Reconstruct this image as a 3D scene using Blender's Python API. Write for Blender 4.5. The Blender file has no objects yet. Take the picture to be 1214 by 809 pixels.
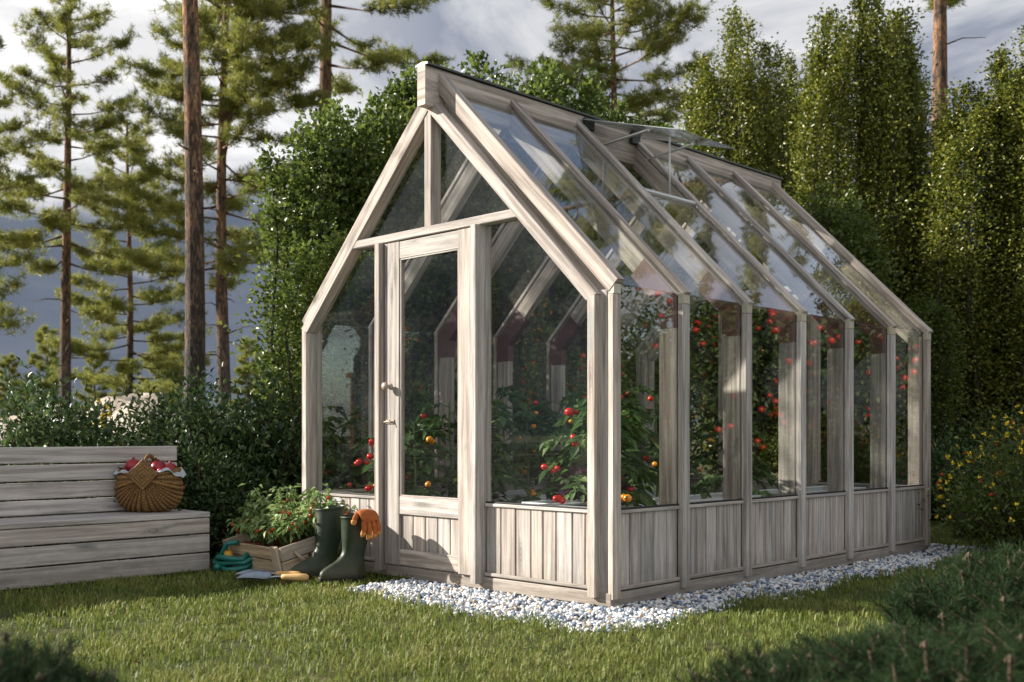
import bpy, math, random
import numpy as np
from mathutils import Vector, Matrix, noise as mnoise

scene = bpy.context.scene
COL = scene.collection
R = math.radians
rng = np.random.default_rng(7)
random.seed(7)

# ------------------------------------------------------------------ camera
cam_d = bpy.data.cameras.new("camera")
cam = bpy.data.objects.new("camera", cam_d); COL.objects.link(cam)
CAM = np.array([3.044, -3.731, 0.774]); YAW = -0.775; FOC = 1272.64; HOR = 515.2
cam.location = CAM; cam.rotation_euler = (R(90), 0, -YAW)
cam_d.sensor_width = 36; cam_d.lens = FOC / 1214 * 36
cam_d.shift_y = (HOR - 404.5) / 1214
cam_d.clip_start = 0.05; cam_d.clip_end = 2000
cam_d.dof.use_dof = True; cam_d.dof.focus_distance = 5.6; cam_d.dof.aperture_fstop = 3.5
scene.camera = cam
FW = np.array([math.sin(YAW), math.cos(YAW), 0.0]); RT = np.array([math.cos(YAW), -math.sin(YAW), 0.0])

def spot(px, d, z=0.0):
    """ground point seen at photo column px, d metres in front of the camera"""
    p = CAM + FW * d + RT * ((px - 607) / FOC * d)
    return (float(p[0]), float(p[1]), z)

# ------------------------------------------------------------------ sun and sky
SUN_AZ = np.array([-0.82, -0.57]); SUN_EL = R(25)
SUN_AZ = SUN_AZ / np.linalg.norm(SUN_AZ)
to_sun = Vector((SUN_AZ[0] * math.cos(SUN_EL), SUN_AZ[1] * math.cos(SUN_EL), math.sin(SUN_EL)))
sl = bpy.data.lights.new("sun", 'SUN'); so = bpy.data.objects.new("sun", sl); COL.objects.link(so)
sl.energy = 5.0; sl.angle = R(0.7); sl.color = (1.0, 0.935, 0.84)
so.rotation_euler = to_sun.to_track_quat('Z', 'Y').to_euler(); so.location = (-20, -18, 15)

world = bpy.data.worlds.new("World"); scene.world = world; world.use_nodes = True
wt = world.node_tree; wt.nodes.clear()
def N(t, kind, **kw):
    n = t.nodes.new(kind)
    for k, v in kw.items():
        if k in n.inputs.keys() if isinstance(k, str) else False: n.inputs[k].default_value = v
        else: setattr(n, k, v)
    return n
def L(t, a, b): t.links.new(a, b)
def mathn(t, op, a, b=None, clamp=False):
    n = t.nodes.new('ShaderNodeMath'); n.operation = op; n.use_clamp = clamp
    for i, v in enumerate((a, b)):
        if v is None: continue
        if hasattr(v, 'is_output'): t.links.new(v, n.inputs[i])
        else: n.inputs[i].default_value = v
    return n.outputs[0]
def maprange(t, v, a, b, c=0.0, d=1.0):
    n = t.nodes.new('ShaderNodeMapRange'); t.links.new(v, n.inputs[0])
    for i, x in enumerate((a, b, c, d)): n.inputs[i + 1].default_value = x
    return n.outputs[0]
def mixc(t, f, a, b, mode='MIX'):
    n = t.nodes.new('ShaderNodeMix'); n.data_type = 'RGBA'; n.blend_type = mode
    for i, v in ((0, f), (6, a), (7, b)):
        if hasattr(v, 'is_output'): t.links.new(v, n.inputs[i])
        else: n.inputs[i].default_value = v if i == 0 else (tuple(v) + (1,) if len(v) == 3 else v)
    return n.outputs[2]
def noisen(t, vec, scale, detail=4, rough=.55, dist=0.0):
    n = t.nodes.new('ShaderNodeTexNoise'); n.inputs['Scale'].default_value = scale
    n.inputs['Detail'].default_value = detail; n.inputs['Roughness'].default_value = rough; n.inputs['Distortion'].default_value = dist
    if vec is not None: t.links.new(vec, n.inputs['Vector'])
    return n.outputs['Fac']
def vmul(t, vec, s, off=(0, 0, 0)):
    n = t.nodes.new('ShaderNodeMapping'); n.inputs['Scale'].default_value = s; n.inputs['Location'].default_value = off
    t.links.new(vec, n.inputs['Vector']); return n.outputs[0]

sky = wt.nodes.new('ShaderNodeTexSky'); sky.sky_type = 'NISHITA'; sky.sun_disc = False
sky.sun_elevation = SUN_EL; sky.sun_rotation = math.atan2(to_sun.x, to_sun.y)
sky.air_density = 1.0; sky.dust_density = 1.5; sky.ozone_density = 1.2
tc = wt.nodes.new('ShaderNodeTexCoord')
sep = wt.nodes.new('ShaderNodeSeparateXYZ'); L(wt, tc.outputs['Generated'], sep.inputs[0])
zz = mathn(wt, 'MAXIMUM', sep.outputs[2], 0.0)
den = mathn(wt, 'ADD', zz, 0.22)
comb = wt.nodes.new('ShaderNodeCombineXYZ')
L(wt, mathn(wt, 'DIVIDE', sep.outputs[0], den), comb.inputs[0]); L(wt, mathn(wt, 'DIVIDE', sep.outputs[1], den), comb.inputs[1])
pv = comb.outputs[0]
big = noisen(wt, vmul(wt, pv, (1, 1, 1), (3.1, 1.7, .4)), 0.9, 9, .55, .3)
puff = noisen(wt, vmul(wt, pv, (1, 1, 1), (7.3, 2.2, 1.3)), 2.1, 10, .6, .4)
cover = maprange(wt, big, 0.30, 0.46)
shade = maprange(wt, puff, 0.41, 0.61)
# storm bank: darkest low over the woods to the left, brightest high to the left
leftness = mathn(wt, 'ADD', mathn(wt, 'MULTIPLY', sep.outputs[0], -float(RT[0])), mathn(wt, 'MULTIPLY', sep.outputs[1], -float(RT[1])))
bank_h = mathn(wt, 'ADD', zz, mathn(wt, 'MULTIPLY', mathn(wt, 'SUBTRACT', big, .5), .42))
bank_h = mathn(wt, 'ADD', bank_h, mathn(wt, 'MULTIPLY', mathn(wt, 'SUBTRACT', puff, .5), .12))
bank = maprange(wt, bank_h, 0.165, 0.27)
glow = maprange(wt, leftness, 0.06, 0.30)
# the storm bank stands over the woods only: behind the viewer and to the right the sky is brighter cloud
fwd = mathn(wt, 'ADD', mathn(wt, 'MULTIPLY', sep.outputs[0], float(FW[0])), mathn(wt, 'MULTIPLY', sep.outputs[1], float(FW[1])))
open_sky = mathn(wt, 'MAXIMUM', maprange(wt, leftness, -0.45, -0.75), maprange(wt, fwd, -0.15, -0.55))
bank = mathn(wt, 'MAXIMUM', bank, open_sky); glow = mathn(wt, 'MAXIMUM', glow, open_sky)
CS = 5.0
dark_c = (0.090 * CS, 0.112 * CS, 0.155 * CS); grey_c = (0.35 * CS, 0.365 * CS, 0.40 * CS); white_c = (0.98 * CS, 0.97 * CS, 0.96 * CS)
grey_d = (0.225 * CS, 0.25 * CS, 0.31 * CS); puff_c = (0.60 * CS, 0.60 * CS, 0.61 * CS)
zen = maprange(wt, zz, 0.42, 0.75)
upper = mixc(wt, glow, mixc(wt, shade, grey_d, puff_c), mixc(wt, shade, puff_c, white_c))
upper = mixc(wt, zen, upper, mixc(wt, shade, grey_d, puff_c))
dark2 = (0.135 * CS, 0.155 * CS, 0.195 * CS)
cloud = mixc(wt, bank, mixc(wt, maprange(wt, puff, .38, .68), dark_c, dark2), upper)
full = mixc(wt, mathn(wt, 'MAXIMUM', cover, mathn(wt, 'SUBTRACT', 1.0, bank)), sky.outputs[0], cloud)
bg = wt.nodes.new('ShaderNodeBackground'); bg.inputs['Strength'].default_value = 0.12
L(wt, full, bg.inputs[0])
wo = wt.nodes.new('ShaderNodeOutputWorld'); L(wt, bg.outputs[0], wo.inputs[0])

vs = scene.view_settings
vs.view_transform = 'Standard'; vs.look = 'None'; vs.exposure = 1.25; vs.gamma = 1.0; vs.use_curve_mapping = False
scene.render.engine = 'CYCLES'
cy = scene.cycles
cy.max_bounces = 14; cy.transparent_max_bounces = 40; cy.diffuse_bounces = 4; cy.glossy_bounces = 4; cy.transmission_bounces = 8
cy.use_denoising = True
cy.sample_clamp_indirect = 6.0

# ------------------------------------------------------------------ mesh helpers
def nrm(v):
    v = np.asarray(v, float); return v / (np.linalg.norm(v) + 1e-12)

class MB:
    """collects shapes that become ONE mesh object"""
    def __init__(s): s.v = []; s.f = []; s.uv = []; s.r = []; s.sm = []
    def add(s, verts, faces, uvs=None, rnd=None, smooth=False):
        o = len(s.v); rnd = random.random() if rnd is None else rnd
        s.v += [tuple(map(float, p)) for p in verts]
        s.r += [rnd] * len(verts) if not hasattr(rnd, '__len__') else list(rnd)
        for i, f in enumerate(faces):
            s.f.append(tuple(o + k for k in f)); s.sm.append(smooth)
            s.uv.append(uvs[i] if uvs else [(verts[k][0], verts[k][2]) for k in f])
    def beam(s, p0, p1, wdir, w, d, bev=.003, cut0=None, cut1=None, rnd=None):
        """board along p0-p1, w wide along wdir, d deep across; cut0/cut1 = normals of the end planes"""
        p0 = np.array(p0, float); p1 = np.array(p1, float); a = nrm(p1 - p0)
        wv = np.array(wdir, float); wv = nrm(wv - a * (wv @ a)); dv = np.cross(a, wv)
        b = min(bev, w * .3, d * .3); hw, hd = w / 2, d / 2
        sec = [(-hw + b, -hd), (hw - b, -hd), (hw, -hd + b), (hw, hd - b), (hw - b, hd), (-hw + b, hd), (-hw, hd - b), (-hw, -hd + b)]
        per = [0.0]
        for i in range(8): per.append(per[-1] + math.hypot(sec[(i + 1) % 8][0] - sec[i][0], sec[(i + 1) % 8][1] - sec[i][1]))
        ln = np.linalg.norm(p1 - p0); u0, v0 = random.random() * 40, random.random() * 40
        V = []; U = []
        for P, cut in ((p0, cut0), (p1, cut1)):
            for x, y in sec:
                q = P + wv * x + dv * y
                if cut is not None:
                    n = np.array(cut, float); q = q - a * (((q - P) @ n) / (a @ n))
                V.append(q); U.append((q - p0) @ a)
        F = []; UV = []
        for i in range(8):
            j = (i + 1) % 8
            F.append((i, j, 8 + j, 8 + i)); UV.append([(u0 + U[i], v0 + per[i]), (u0 + U[j], v0 + per[i + 1]), (u0 + U[8 + j], v0 + per[i + 1]), (u0 + U[8 + i], v0 + per[i])])
        F.append(tuple(range(7, -1, -1))); UV.append([(u0 + sec[i][0] * .15, v0 + sec[i][1]) for i in range(7, -1, -1)])
        F.append(tuple(range(8, 16))); UV.append([(u0 + ln + sec[i][0] * .15, v0 + sec[i][1]) for i in range(8)])
        s.add(V, F, UV, rnd)
    def box(s, lo, hi, bev=.002, grain=None, rnd=None):
        lo = np.array(lo, float); hi = np.array(hi, float); c = (lo + hi) / 2; e = hi - lo
        k = int(np.argmax(e)) if grain is None else grain
        a = np.zeros(3); a[k] = e[k] / 2; w = np.zeros(3); w[(k + 1) % 3] = 1
        s.beam(c - a, c + a, w, e[(k + 1) % 3], e[(k + 2) % 3], bev, rnd=rnd)
    def prism(s, poly, axis, t0, t1, rnd=None):
        """polygon in the plane across axis (0=x,1=y,2=z), from t0 to t1"""
        def P(a, b, t): return {0: (t, a, b), 1: (a, t, b), 2: (a, b, t)}[axis]
        n = len(poly); V = [P(a, b, t0) for a, b in poly] + [P(a, b, t1) for a, b in poly]
        F = [tuple(range(n))[::-1], tuple(range(n, 2 * n))] + [(i, (i + 1) % n, n + (i + 1) % n, n + i) for i in range(n)]
        u0, v0 = random.random() * 30, random.random() * 30
        UV = [[(u0 + V[k][(axis + 1) % 3] , v0 + V[k][(axis + 2) % 3]) for k in f] if i < 2 else
              [(u0 + V[k][axis], v0 + V[k][(axis + 1) % 3] + V[k][(axis + 2) % 3]) for k in f] for i, f in enumerate(F)]
        s.add(V, F, UV, rnd)
    def tube(s, pts, rad, n=8, caps=True, rnd=None, squash=1.0, up=None):
        pts = [np.array(p, float) for p in pts]; m = len(pts)
        rad = [rad] * m if not hasattr(rad, '__len__') else rad
        V = []; UV = []; prev = None; ln = 0; Ls = []
        for i, p in enumerate(pts):
            t = nrm(pts[min(i + 1, m - 1)] - pts[max(i - 1, 0)])
            if prev is None:
                ref = np.array(up, float) if up is not None else (np.array((0, 0, 1.)) if abs(t[2]) < .9 else np.array((1., 0, 0)))
                x = nrm(np.cross(ref, t))
            else: x = nrm(prev - t * (prev @ t))
            prev = x; y = np.cross(t, x)
            if i: ln += np.linalg.norm(p - pts[i - 1])
            Ls.append(ln)
            for k in range(n):
                a = 2 * math.pi * k / n; V.append(p + (x * math.cos(a) + y * math.sin(a) * squash) * rad[i])
        F = []; 
        for i in range(m - 1):
            for k in range(n):
                j = (k + 1) % n; F.append((i * n + k, i * n + j, (i + 1) * n + j, (i + 1) * n + k))
                pr_ = 2 * math.pi * max(rad[i], .004); UV.append([(Ls[i], k / n * pr_), (Ls[i], (k + 1) / n * pr_), (Ls[i + 1], (k + 1) / n * pr_), (Ls[i + 1], k / n * pr_)])
        if caps:
            F.append(tuple(range(n - 1, -1, -1))); UV.append([(0, 0)] * n)
            F.append(tuple(range((m - 1) * n, m * n))); UV.append([(0, 0)] * n)
        s.add(V, F, UV, rnd, True)
    def ball(s, c, r, seg=12, rings=8, rnd=None, fn=None):
        c = np.array(c, float); r = np.array(r if hasattr(r, '__len__') else (r, r, r), float)
        V = []
        for i in range(rings + 1):
            th = math.pi * i / rings
            for k in range(seg):
                a = 2 * math.pi * k / seg; d = np.array((math.sin(th) * math.cos(a), math.sin(th) * math.sin(a), math.cos(th)))
                V.append(c + d * r * (fn(d) if fn else 1))
        F = [(i * seg + k, (i + 1) * seg + k, (i + 1) * seg + (k + 1) % seg, i * seg + (k + 1) % seg) for i in range(rings) for k in range(seg)]
        s.add(V, F, None, rnd, True)
    def lathe(s, prof, c=(0, 0, 0), seg=20, rnd=None, smooth=True):
        V = []; m = len(prof)
        for r_, z in prof:
            for k in range(seg):
                a = 2 * math.pi * k / seg; V.append((c[0] + r_ * math.cos(a), c[1] + r_ * math.sin(a), c[2] + z))
        F = [(i * seg + k, i * seg + (k + 1) % seg, (i + 1) * seg + (k + 1) % seg, (i + 1) * seg + k) for i in range(m - 1) for k in range(seg)]
        s.add(V, F, None, rnd, smooth)
    def transform(s, fn): s.v = [tuple(map(float, fn(p))) for p in s.v]
    def build(s, name, mat, parent=None, label=None):
        me = bpy.data.meshes.new(name); off = ORIG.get(parent.name, (0, 0, 0)) if parent else (0, 0, 0)
        vv = np.array(s.v) - np.array(off)
        me.from_pydata(vv.tolist(), [], s.f)
        uvl = me.uv_layers.new(name="UVMap"); uvl.data.foreach_set('uv', [c for f in s.uv for p in f for c in p])
        at = me.attributes.new("rnd", 'FLOAT', 'POINT'); at.data.foreach_set('value', np.array(s.r, np.float32))
        me.polygons.foreach_set('use_smooth', s.sm); me.materials.append(mat); me.validate(); me.update()
        o = bpy.data.objects.new(name, me); COL.objects.link(o)
        if parent: o.parent = parent; ORIG[o.name] = off
        if label: o['label'] = label
        return o

ORIG = {}
def thing(name, label, cat, loc=(0, 0, 0), group=None):
    """an Empty at the thing's base that parents its parts (built in world coordinates around loc)"""
    o = bpy.data.objects.new(name, None); COL.objects.link(o); o.location = loc; o.empty_display_size = .1
    ORIG[o.name] = tuple(loc); return tag(o, label, cat, group)
def tag(o, label, cat, group=None):
    o['label'] = label; o['category'] = cat
    if group: o['group'] = group
    return o
def structure(o): o['kind'] = 'structure'; return o
def stuff(o, label=None, cat=None):
    o['kind'] = 'stuff'
    if label: o['label'] = label; o['category'] = cat
    return o
def copy_thing(src, label, loc, rot=0.0, scale=1.0):
    r = src.copy(); COL.objects.link(r); r.location = loc; r.rotation_euler = (0, 0, rot); r.scale = (scale,) * 3 if not hasattr(scale, '__len__') else scale
    r['label'] = label
    for ch in list(src.children):
        c = ch.copy(); COL.objects.link(c); c.parent = r
        for g in list(ch.children):
            d = g.copy(); COL.objects.link(d); d.parent = c
    return r
def place(o, loc, rot=0.0, scale=1.0):
    o.location = loc; o.rotation_euler = (0, 0, rot); o.scale = (scale,) * 3 if not hasattr(scale, '__len__') else scale

def raw_mesh(name, V, F, mat, parent=None, rnd=None, col=None, smooth=False):
    """fast mesh from arrays; F is (n,3) or (n,4)"""
    me = bpy.data.meshes.new(name); V = np.asarray(V, np.float32); F = np.asarray(F, np.int32); n, k = F.shape
    me.vertices.add(len(V)); me.vertices.foreach_set('co', V.ravel())
    me.loops.add(n * k); me.loops.foreach_set('vertex_index', F.ravel())
    me.polygons.add(n); me.polygons.foreach_set('loop_start', np.arange(0, n * k, k, dtype=np.int32))
    me.polygons.foreach_set('loop_total', np.full(n, k, np.int32))
    if smooth: me.polygons.foreach_set('use_smooth', np.ones(n, bool))
    if rnd is not None:
        a = me.attributes.new("rnd", 'FLOAT', 'POINT'); a.data.foreach_set('value', np.asarray(rnd, np.float32))
    if col is not None:
        a = me.attributes.new("col", 'FLOAT_COLOR', 'POINT'); a.data.foreach_set('color', np.concatenate([col, np.ones((len(col), 1))], 1).astype(np.float32).ravel())
    me.materials.append(mat); me.update(calc_edges=True)
    o = bpy.data.objects.new(name, me); COL.objects.link(o)
    if parent: o.parent = parent
    return o

def unit(a): return a / (np.linalg.norm(a, axis=1, keepdims=True) + 1e-9)
def leaves(P, A, Nn, ln, wd, g, fold=.25, curl=.15):
    """folded pointed leaves at P along A facing Nn; returns verts, tris, rnd"""
    n = len(P); A = unit(A); B = unit(np.cross(A, Nn)); Nn = np.cross(B, A)
    ln = (ln * g.uniform(.7, 1.2, n))[:, None]; wd = (wd * g.uniform(.8, 1.15, n))[:, None]
    base = P; tip = P + A * ln - Nn * ln * curl; mid = P + A * ln * .45
    l = mid + B * wd * .5 + Nn * wd * fold; r = mid - B * wd * .5 + Nn * wd * fold
    V = np.stack([base, r, tip, l], 1).reshape(-1, 3)
    i = np.arange(n)[:, None] * 4
    F = np.concatenate([i + [0, 1, 2], i + [0, 2, 3]], 1).reshape(-1, 3)
    return V, F, np.repeat(g.random(n), 4)
def merge(parts):
    V = []; F = []; r = []; o = 0
    for v, f, q in parts: V.append(v); F.append(f + o); r.append(q); o += len(v)
    return np.concatenate(V), np.concatenate(F), np.concatenate(r)

# ------------------------------------------------------------------ materials
def mat(name):
    m = bpy.data.materials.new(name); m.use_nodes = True; t = m.node_tree; t.nodes.clear()
    out = t.nodes.new('ShaderNodeOutputMaterial'); return m, t, out
def principled(t, color, rough=.6, metal=0.0, spec=.5, **kw):
    p = t.nodes.new('ShaderNodeBsdfPrincipled')
    for k, v in (('Base Color', color), ('Roughness', rough), ('Metallic', metal), ('Specular IOR Level', spec), *kw.items()):
        if hasattr(v, 'is_output'): t.links.new(v, p.inputs[k])
        else: p.inputs[k].default_value = tuple(v) + (1,) if hasattr(v, '__len__') and len(v) == 3 and k in ('Base Color', 'Sheen Tint', 'Coat Tint') else v
    return p
def bump(t, h, strength, dist=.01):
    b = t.nodes.new('ShaderNodeBump'); b.inputs['Strength'].default_value = strength; b.inputs['Distance'].default_value = dist
    t.links.new(h, b.inputs['Height']); return b.outputs[0]
def attr(t, name): 
    a = t.nodes.new('ShaderNodeAttribute'); a.attribute_name = name; return a
def uvn(t): n = t.nodes.new('ShaderNodeUVMap'); n.uv_map = "UVMap"; return n.outputs[0]
def objc(t): return t.nodes.new('ShaderNodeTexCoord').outputs['Object']

def wood(name, light, dark, stain, stain_amt=.5, rough=.8, grain_k=1.0, dirt=0.0):
    m, t, out = mat(name); uv = uvn(t)
    g1 = noisen(t, vmul(t, uv, (1.6, 42, 1)), 1.0, 5, .6, .6)
    g2 = noisen(t, vmul(t, uv, (9, 330, 1)), 1.0, 3, .6)
    g3 = noisen(t, vmul(t, uv, (2.6, 11, 1)), 1.0, 4, .6, .8)
    vor = t.nodes.new('ShaderNodeTexVoronoi'); vor.inputs['Scale'].default_value = 1.0; L(t, vmul(t, uv, (2.1, 9.5, 1)), vor.inputs['Vector'])
    knot = maprange(t, vor.outputs['Distance'], .06, .20, 1.0, 0.0)
    ringv = t.nodes.new('ShaderNodeMath'); ringv.operation = 'SINE'; L(t, mathn(t, 'MULTIPLY', vor.outputs['Distance'], 120.0), ringv.inputs[0])
    f = mathn(t, 'ADD', mathn(t, 'MULTIPLY', maprange(t, g1, .36, .64), .75), mathn(t, 'MULTIPLY', maprange(t, g2, .3, .7), .42))
    f = mathn(t, 'MULTIPLY', f, grain_k, True)
    c = mixc(t, f, light, dark)
    st = mathn(t, 'MULTIPLY', maprange(t, g3, .60, .74), stain_amt)
    c = mixc(t, st, c, stain)
    c = mixc(t, mathn(t, 'MULTIPLY', knot, mathn(t, 'ADD', .55, mathn(t, 'MULTIPLY', ringv.outputs[0], .2))), c, tuple(x * .45 for x in dark))
    if dirt:
        oc = objc(t); sz = t.nodes.new('ShaderNodeSeparateXYZ'); L(t, oc, sz.inputs[0]); nd = noisen(t, oc, 16, 6, .65)
        hgt = mathn(t, 'SUBTRACT', sz.outputs[2], mathn(t, 'MULTIPLY', nd, .24))
        c = mixc(t, mathn(t, 'MULTIPLY', maprange(t, hgt, -.10, .06, 1.0, 0.0), dirt), c, (.17, .145, .11))
    r = attr(t, 'rnd').outputs['Fac']
    tone = t.nodes.new('ShaderNodeHueSaturation'); L(t, c, tone.inputs['Color'])
    L(t, maprange(t, r, 0, 1, .80, 1.14), tone.inputs['Value']); L(t, maprange(t, mathn(t, 'FRACT', mathn(t, 'MULTIPLY', r, 7.3)), 0, 1, .65, 1.2), tone.inputs['Saturation'])
    h = mathn(t, 'ADD', mathn(t, 'MULTIPLY', g1, .6), mathn(t, 'MULTIPLY', g2, .5))
    p = principled(t, tone.outputs[0], rough, 0, .3, Normal=bump(t, h, .45, .004))
    L(t, p.outputs[0], out.inputs[0]); return m
WOOD = wood("weathered_wood", (.61, .545, .49), (.235, .198, .172), (.21, .235, .225), .7, dirt=.5)
BENCHWOOD = wood("grey_bench_wood", (.62, .56, .51), (.285, .25, .225), (.15, .165, .155), .75, dirt=.5)
CRATEWOOD = wood("crate_wood", (.60, .49, .36), (.27, .20, .13), (.14, .11, .08), .5)
HANDLEWOOD = wood("tool_handle_wood", (.62, .42, .22), (.48, .30, .14), (.4, .25, .12), .2, .45, .6)
ENDWOOD = wood("pale_end_wood", (.55, .50, .38), (.40, .35, .25), (.3, .28, .2), .2)

def simple(name, color, rough=.6, metal=0.0, spec=.5, nscale=0, namt=.25, bumpk=0.0, dark=None):
    m, t, out = mat(name); c = color
    kw = {}
    if nscale:
        n = noisen(t, objc(t), nscale, 5, .6); c = mixc(t, maprange(t, n, .3, .7), tuple(x * (1 - namt) for x in color) if dark is None else dark, color)
        if bumpk: kw['Normal'] = bump(t, n, bumpk, .01)
    p = principled(t, c, rough, metal, spec, **kw); L(t, p.outputs[0], out.inputs[0]); return m
BRACKET = simple("red_brown_steel", (.115, .040, .036), .45, 0, .5, 30, .25)
RIDGECAP = simple("dark_ridge_metal", (.045, .05, .045), .45, .3, .5, 20, .3)
RUBBERSEAL = simple("black_seal", (.012, .012, .012), .5)
STEEL = simple("brushed_steel", (.50, .50, .49), .38, 1.0, .5, 40, .2)
TROWELSTEEL = simple("trowel_steel", (.36, .40, .43), .36, 1.0, .5, 35, .3)
KNOBMETAL = simple("aged_knob", (.42, .35, .28), .4, .2, .5, 40, .3)
ALU = simple("pale_aluminium", (.62, .62, .60), .4, .4)
def bootmat():
    m, t, out = mat("dark_green_rubber"); oc = objc(t); sz = t.nodes.new('ShaderNodeSeparateXYZ'); L(t, oc, sz.inputs[0]); n = noisen(t, oc, 22, 7, .65); n2 = noisen(t, oc, 6, 4, .6)
    c = mixc(t, maprange(t, n2, .3, .7), (.011, .022, .009), (.020, .034, .014)); h = mathn(t, 'SUBTRACT', sz.outputs[2], mathn(t, 'MULTIPLY', n, .16))
    d = mathn(t, 'MULTIPLY', maprange(t, h, -.06, .05, 1.0, 0.0), .32); c = mixc(t, d, c, (.13, .105, .07))
    p = principled(t, c, mathn(t, 'ADD', .36, mathn(t, 'MULTIPLY', n, .25)), 0, .38, Normal=bump(t, n2, .25, .01)); L(t, p.outputs[0], out.inputs[0]); return m
BOOT = bootmat()
SOLE = simple("boot_sole_rubber", (.018, .019, .014), .6, 0, .4, 30, .4)
BOOTLINING = simple("boot_lining", (.10, .11, .07), .9)
GLOVE = simple("orange_suede", (.36, .105, .028), .85, 0, .2, 60, .3, .3)
GLOVETIP = simple("pale_suede_tip", (.52, .23, .07), .8, 0, .2, 60, .25, .3)
TERRACOTTA = simple("terracotta", (.36, .115, .05), .8, 0, .3, 25, .3)
SOIL = simple("dark_soil", (.05, .034, .022), .95, 0, .2, 60, .6, .8)
WHITEPOT = simple("white_planter", (.72, .73, .74), .5, 0, .5, 12, .06)
ROPE = simple("hemp_rope", (.46, .36, .25), .9, 0, .2, 120, .4, .6)
TEAL = simple("teal_hose", (.008, .145, .115), .38, 0, .5, 30, .2)
YELLOWPLASTIC = simple("yellow_fitting", (.55, .27, .02), .45)
CLOTH = simple("pale_blue_cloth", (.50, .55, .57), .9, 0, .2, 40, .3, .3)
FRUIT = simple("red_fruit", (.36, .012, .022), .35, 0, .5, 18, .55)
TOMATO = simple("ripe_tomato", (.62, .016, .008), .18, 0, .6, 5, .15)
PEPPER = simple("orange_pepper", (.78, .28, .012), .2, 0, .6, 5, .15)
CHILI = simple("orange_red_fruit", (.56, .07, .012), .3, 0, .5, 20, .35)
APPLE = simple("red_apple", (.60, .030, .012), .3, 0, .5, 12, .4)
STEM = simple("green_stem", (.10, .16, .045), .6)
TWIG = simple("brown_twig", (.085, .060, .042), .9, 0, .2, 40, .4)
BUD = simple("brown_bud", (.13, .095, .065), .85, 0, .2, 60, .4)
YELLOWFLOWER = simple("yellow_petals", (.78, .55, .015), .6)
REDFLOWER = simple("red_petals", (.50, .035, .02), .6)
EARTHWALL = simple("red_brown_wall", (.30, .125, .070), .9, 0, .2, 3, .4)

def leafmat(name, cols, rough=.42, trans=.35, spec=.45):
    """cols: dark, mid, light"""
    m, t, out = mat(name); r = attr(t, 'rnd').outputs['Fac']
    ramp = t.nodes.new('ShaderNodeValToRGB'); L(t, r, ramp.inputs[0]); e = ramp.color_ramp.elements
    e[0].position = 0; e[0].color = (*cols[0], 1); e[1].position = 1; e[1].color = (*cols[2], 1); k = e.new(.55); k.color = (*cols[1], 1)
    p = principled(t, ramp.outputs[0], rough, 0, spec)
    tr = t.nodes.new('ShaderNodeBsdfTranslucent'); L(t, mixc(t, .6, ramp.outputs[0], (.55, .75, .12), 'MULTIPLY') if False else ramp.outputs[0], tr.inputs[0])
    mx = t.nodes.new('ShaderNodeMixShader'); mx.inputs[0].default_value = trans; L(t, p.outputs[0], mx.inputs[1]); L(t, tr.outputs[0], mx.inputs[2])
    L(t, mx.outputs[0], out.inputs[0]); return m
POPLARLEAF = leafmat("column_tree_leaf", ((.078, .102, .016), (.145, .170, .025), (.30, .30, .045)), .34, .34)
HEDGELEAF = leafmat("hedge_tree_leaf", ((.058, .088, .017), (.100, .142, .026), (.17, .21, .042)), .36, .48)
BRIGHTLEAF = leafmat("bright_leaf", ((.09, .15, .02), (.15, .22, .03), (.22, .29, .05)), .42, .45)
SHRUBLEAF = leafmat("shrub_leaf", ((.036, .066, .022), (.062, .104, .032), (.105, .155, .045)), .40, .30)
PINELEAF = leafmat("pine_needles", ((.13, .165, .032), (.22, .24, .045), (.34, .32, .07)), .5, .42)
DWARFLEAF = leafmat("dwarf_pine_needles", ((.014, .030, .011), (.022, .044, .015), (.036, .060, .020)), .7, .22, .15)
TOMATOLEAF = leafmat("tomato_leaf", ((.05, .10, .030), (.085, .155, .045), (.14, .22, .065)), .5, .4)
POTLEAF = leafmat("pot_plant_leaf", ((.14, .22, .06), (.22, .32, .10), (.34, .43, .18)), .5, .35)
KALE = leafmat("purple_kale_leaf", ((.06, .02, .05), (.11, .045, .09), (.15, .09, .12)), .5, .2)
APPLELEAF = leafmat("apple_leaf", ((.05, .085, .018), (.085, .13, .03), (.15, .19, .05)), .4, .38)
GRASS = leafmat("grass_blade", ((.095, .135, .024), (.160, .200, .038), (.29, .28, .09)), .55, .38, .3)

def bark(name, lo, hi, z0, z1, scale=1.0):
    m, t, out = mat(name); oc = objc(t)
    s = t.nodes.new('ShaderNodeSeparateXYZ'); L(t, oc, s.inputs[0])
    n = noisen(t, vmul(t, oc, (9 * scale, 9 * scale, 2.6 * scale)), 1.0, 8, .65, .6)
    n5 = noisen(t, vmul(t, oc, (26 * scale, 26 * scale, 6.5 * scale)), 1.0, 6, .7, 1.2); crack = maprange(t, n5, .38, .52)
    h = mathn(t, 'ADD', s.outputs[2], mathn(t, 'MULTIPLY', n, (z1 - z0) * .5))
    c = mixc(t, maprange(t, h, z0, z1), lo, hi)
    c = mixc(t, maprange(t, n, .35, .7), tuple(x * .5 for x in lo), c)
    c = mixc(t, crack, mixc(t, .72, c, tuple(x * .35 for x in lo)), c)
    p = principled(t, c, .9, 0, .2, Normal=bump(t, mathn(t, 'ADD', crack, n), .9, .03)); L(t, p.outputs[0], out.inputs[0]); return m
PINEBARK = bark("pine_bark", (.135, .115, .10), (.44, .23, .12), 2.3, 5.2)
GREYBARK = bark("grey_bark", (.10, .085, .07), (.12, .10, .08), 0, 6, 1.6)

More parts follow.
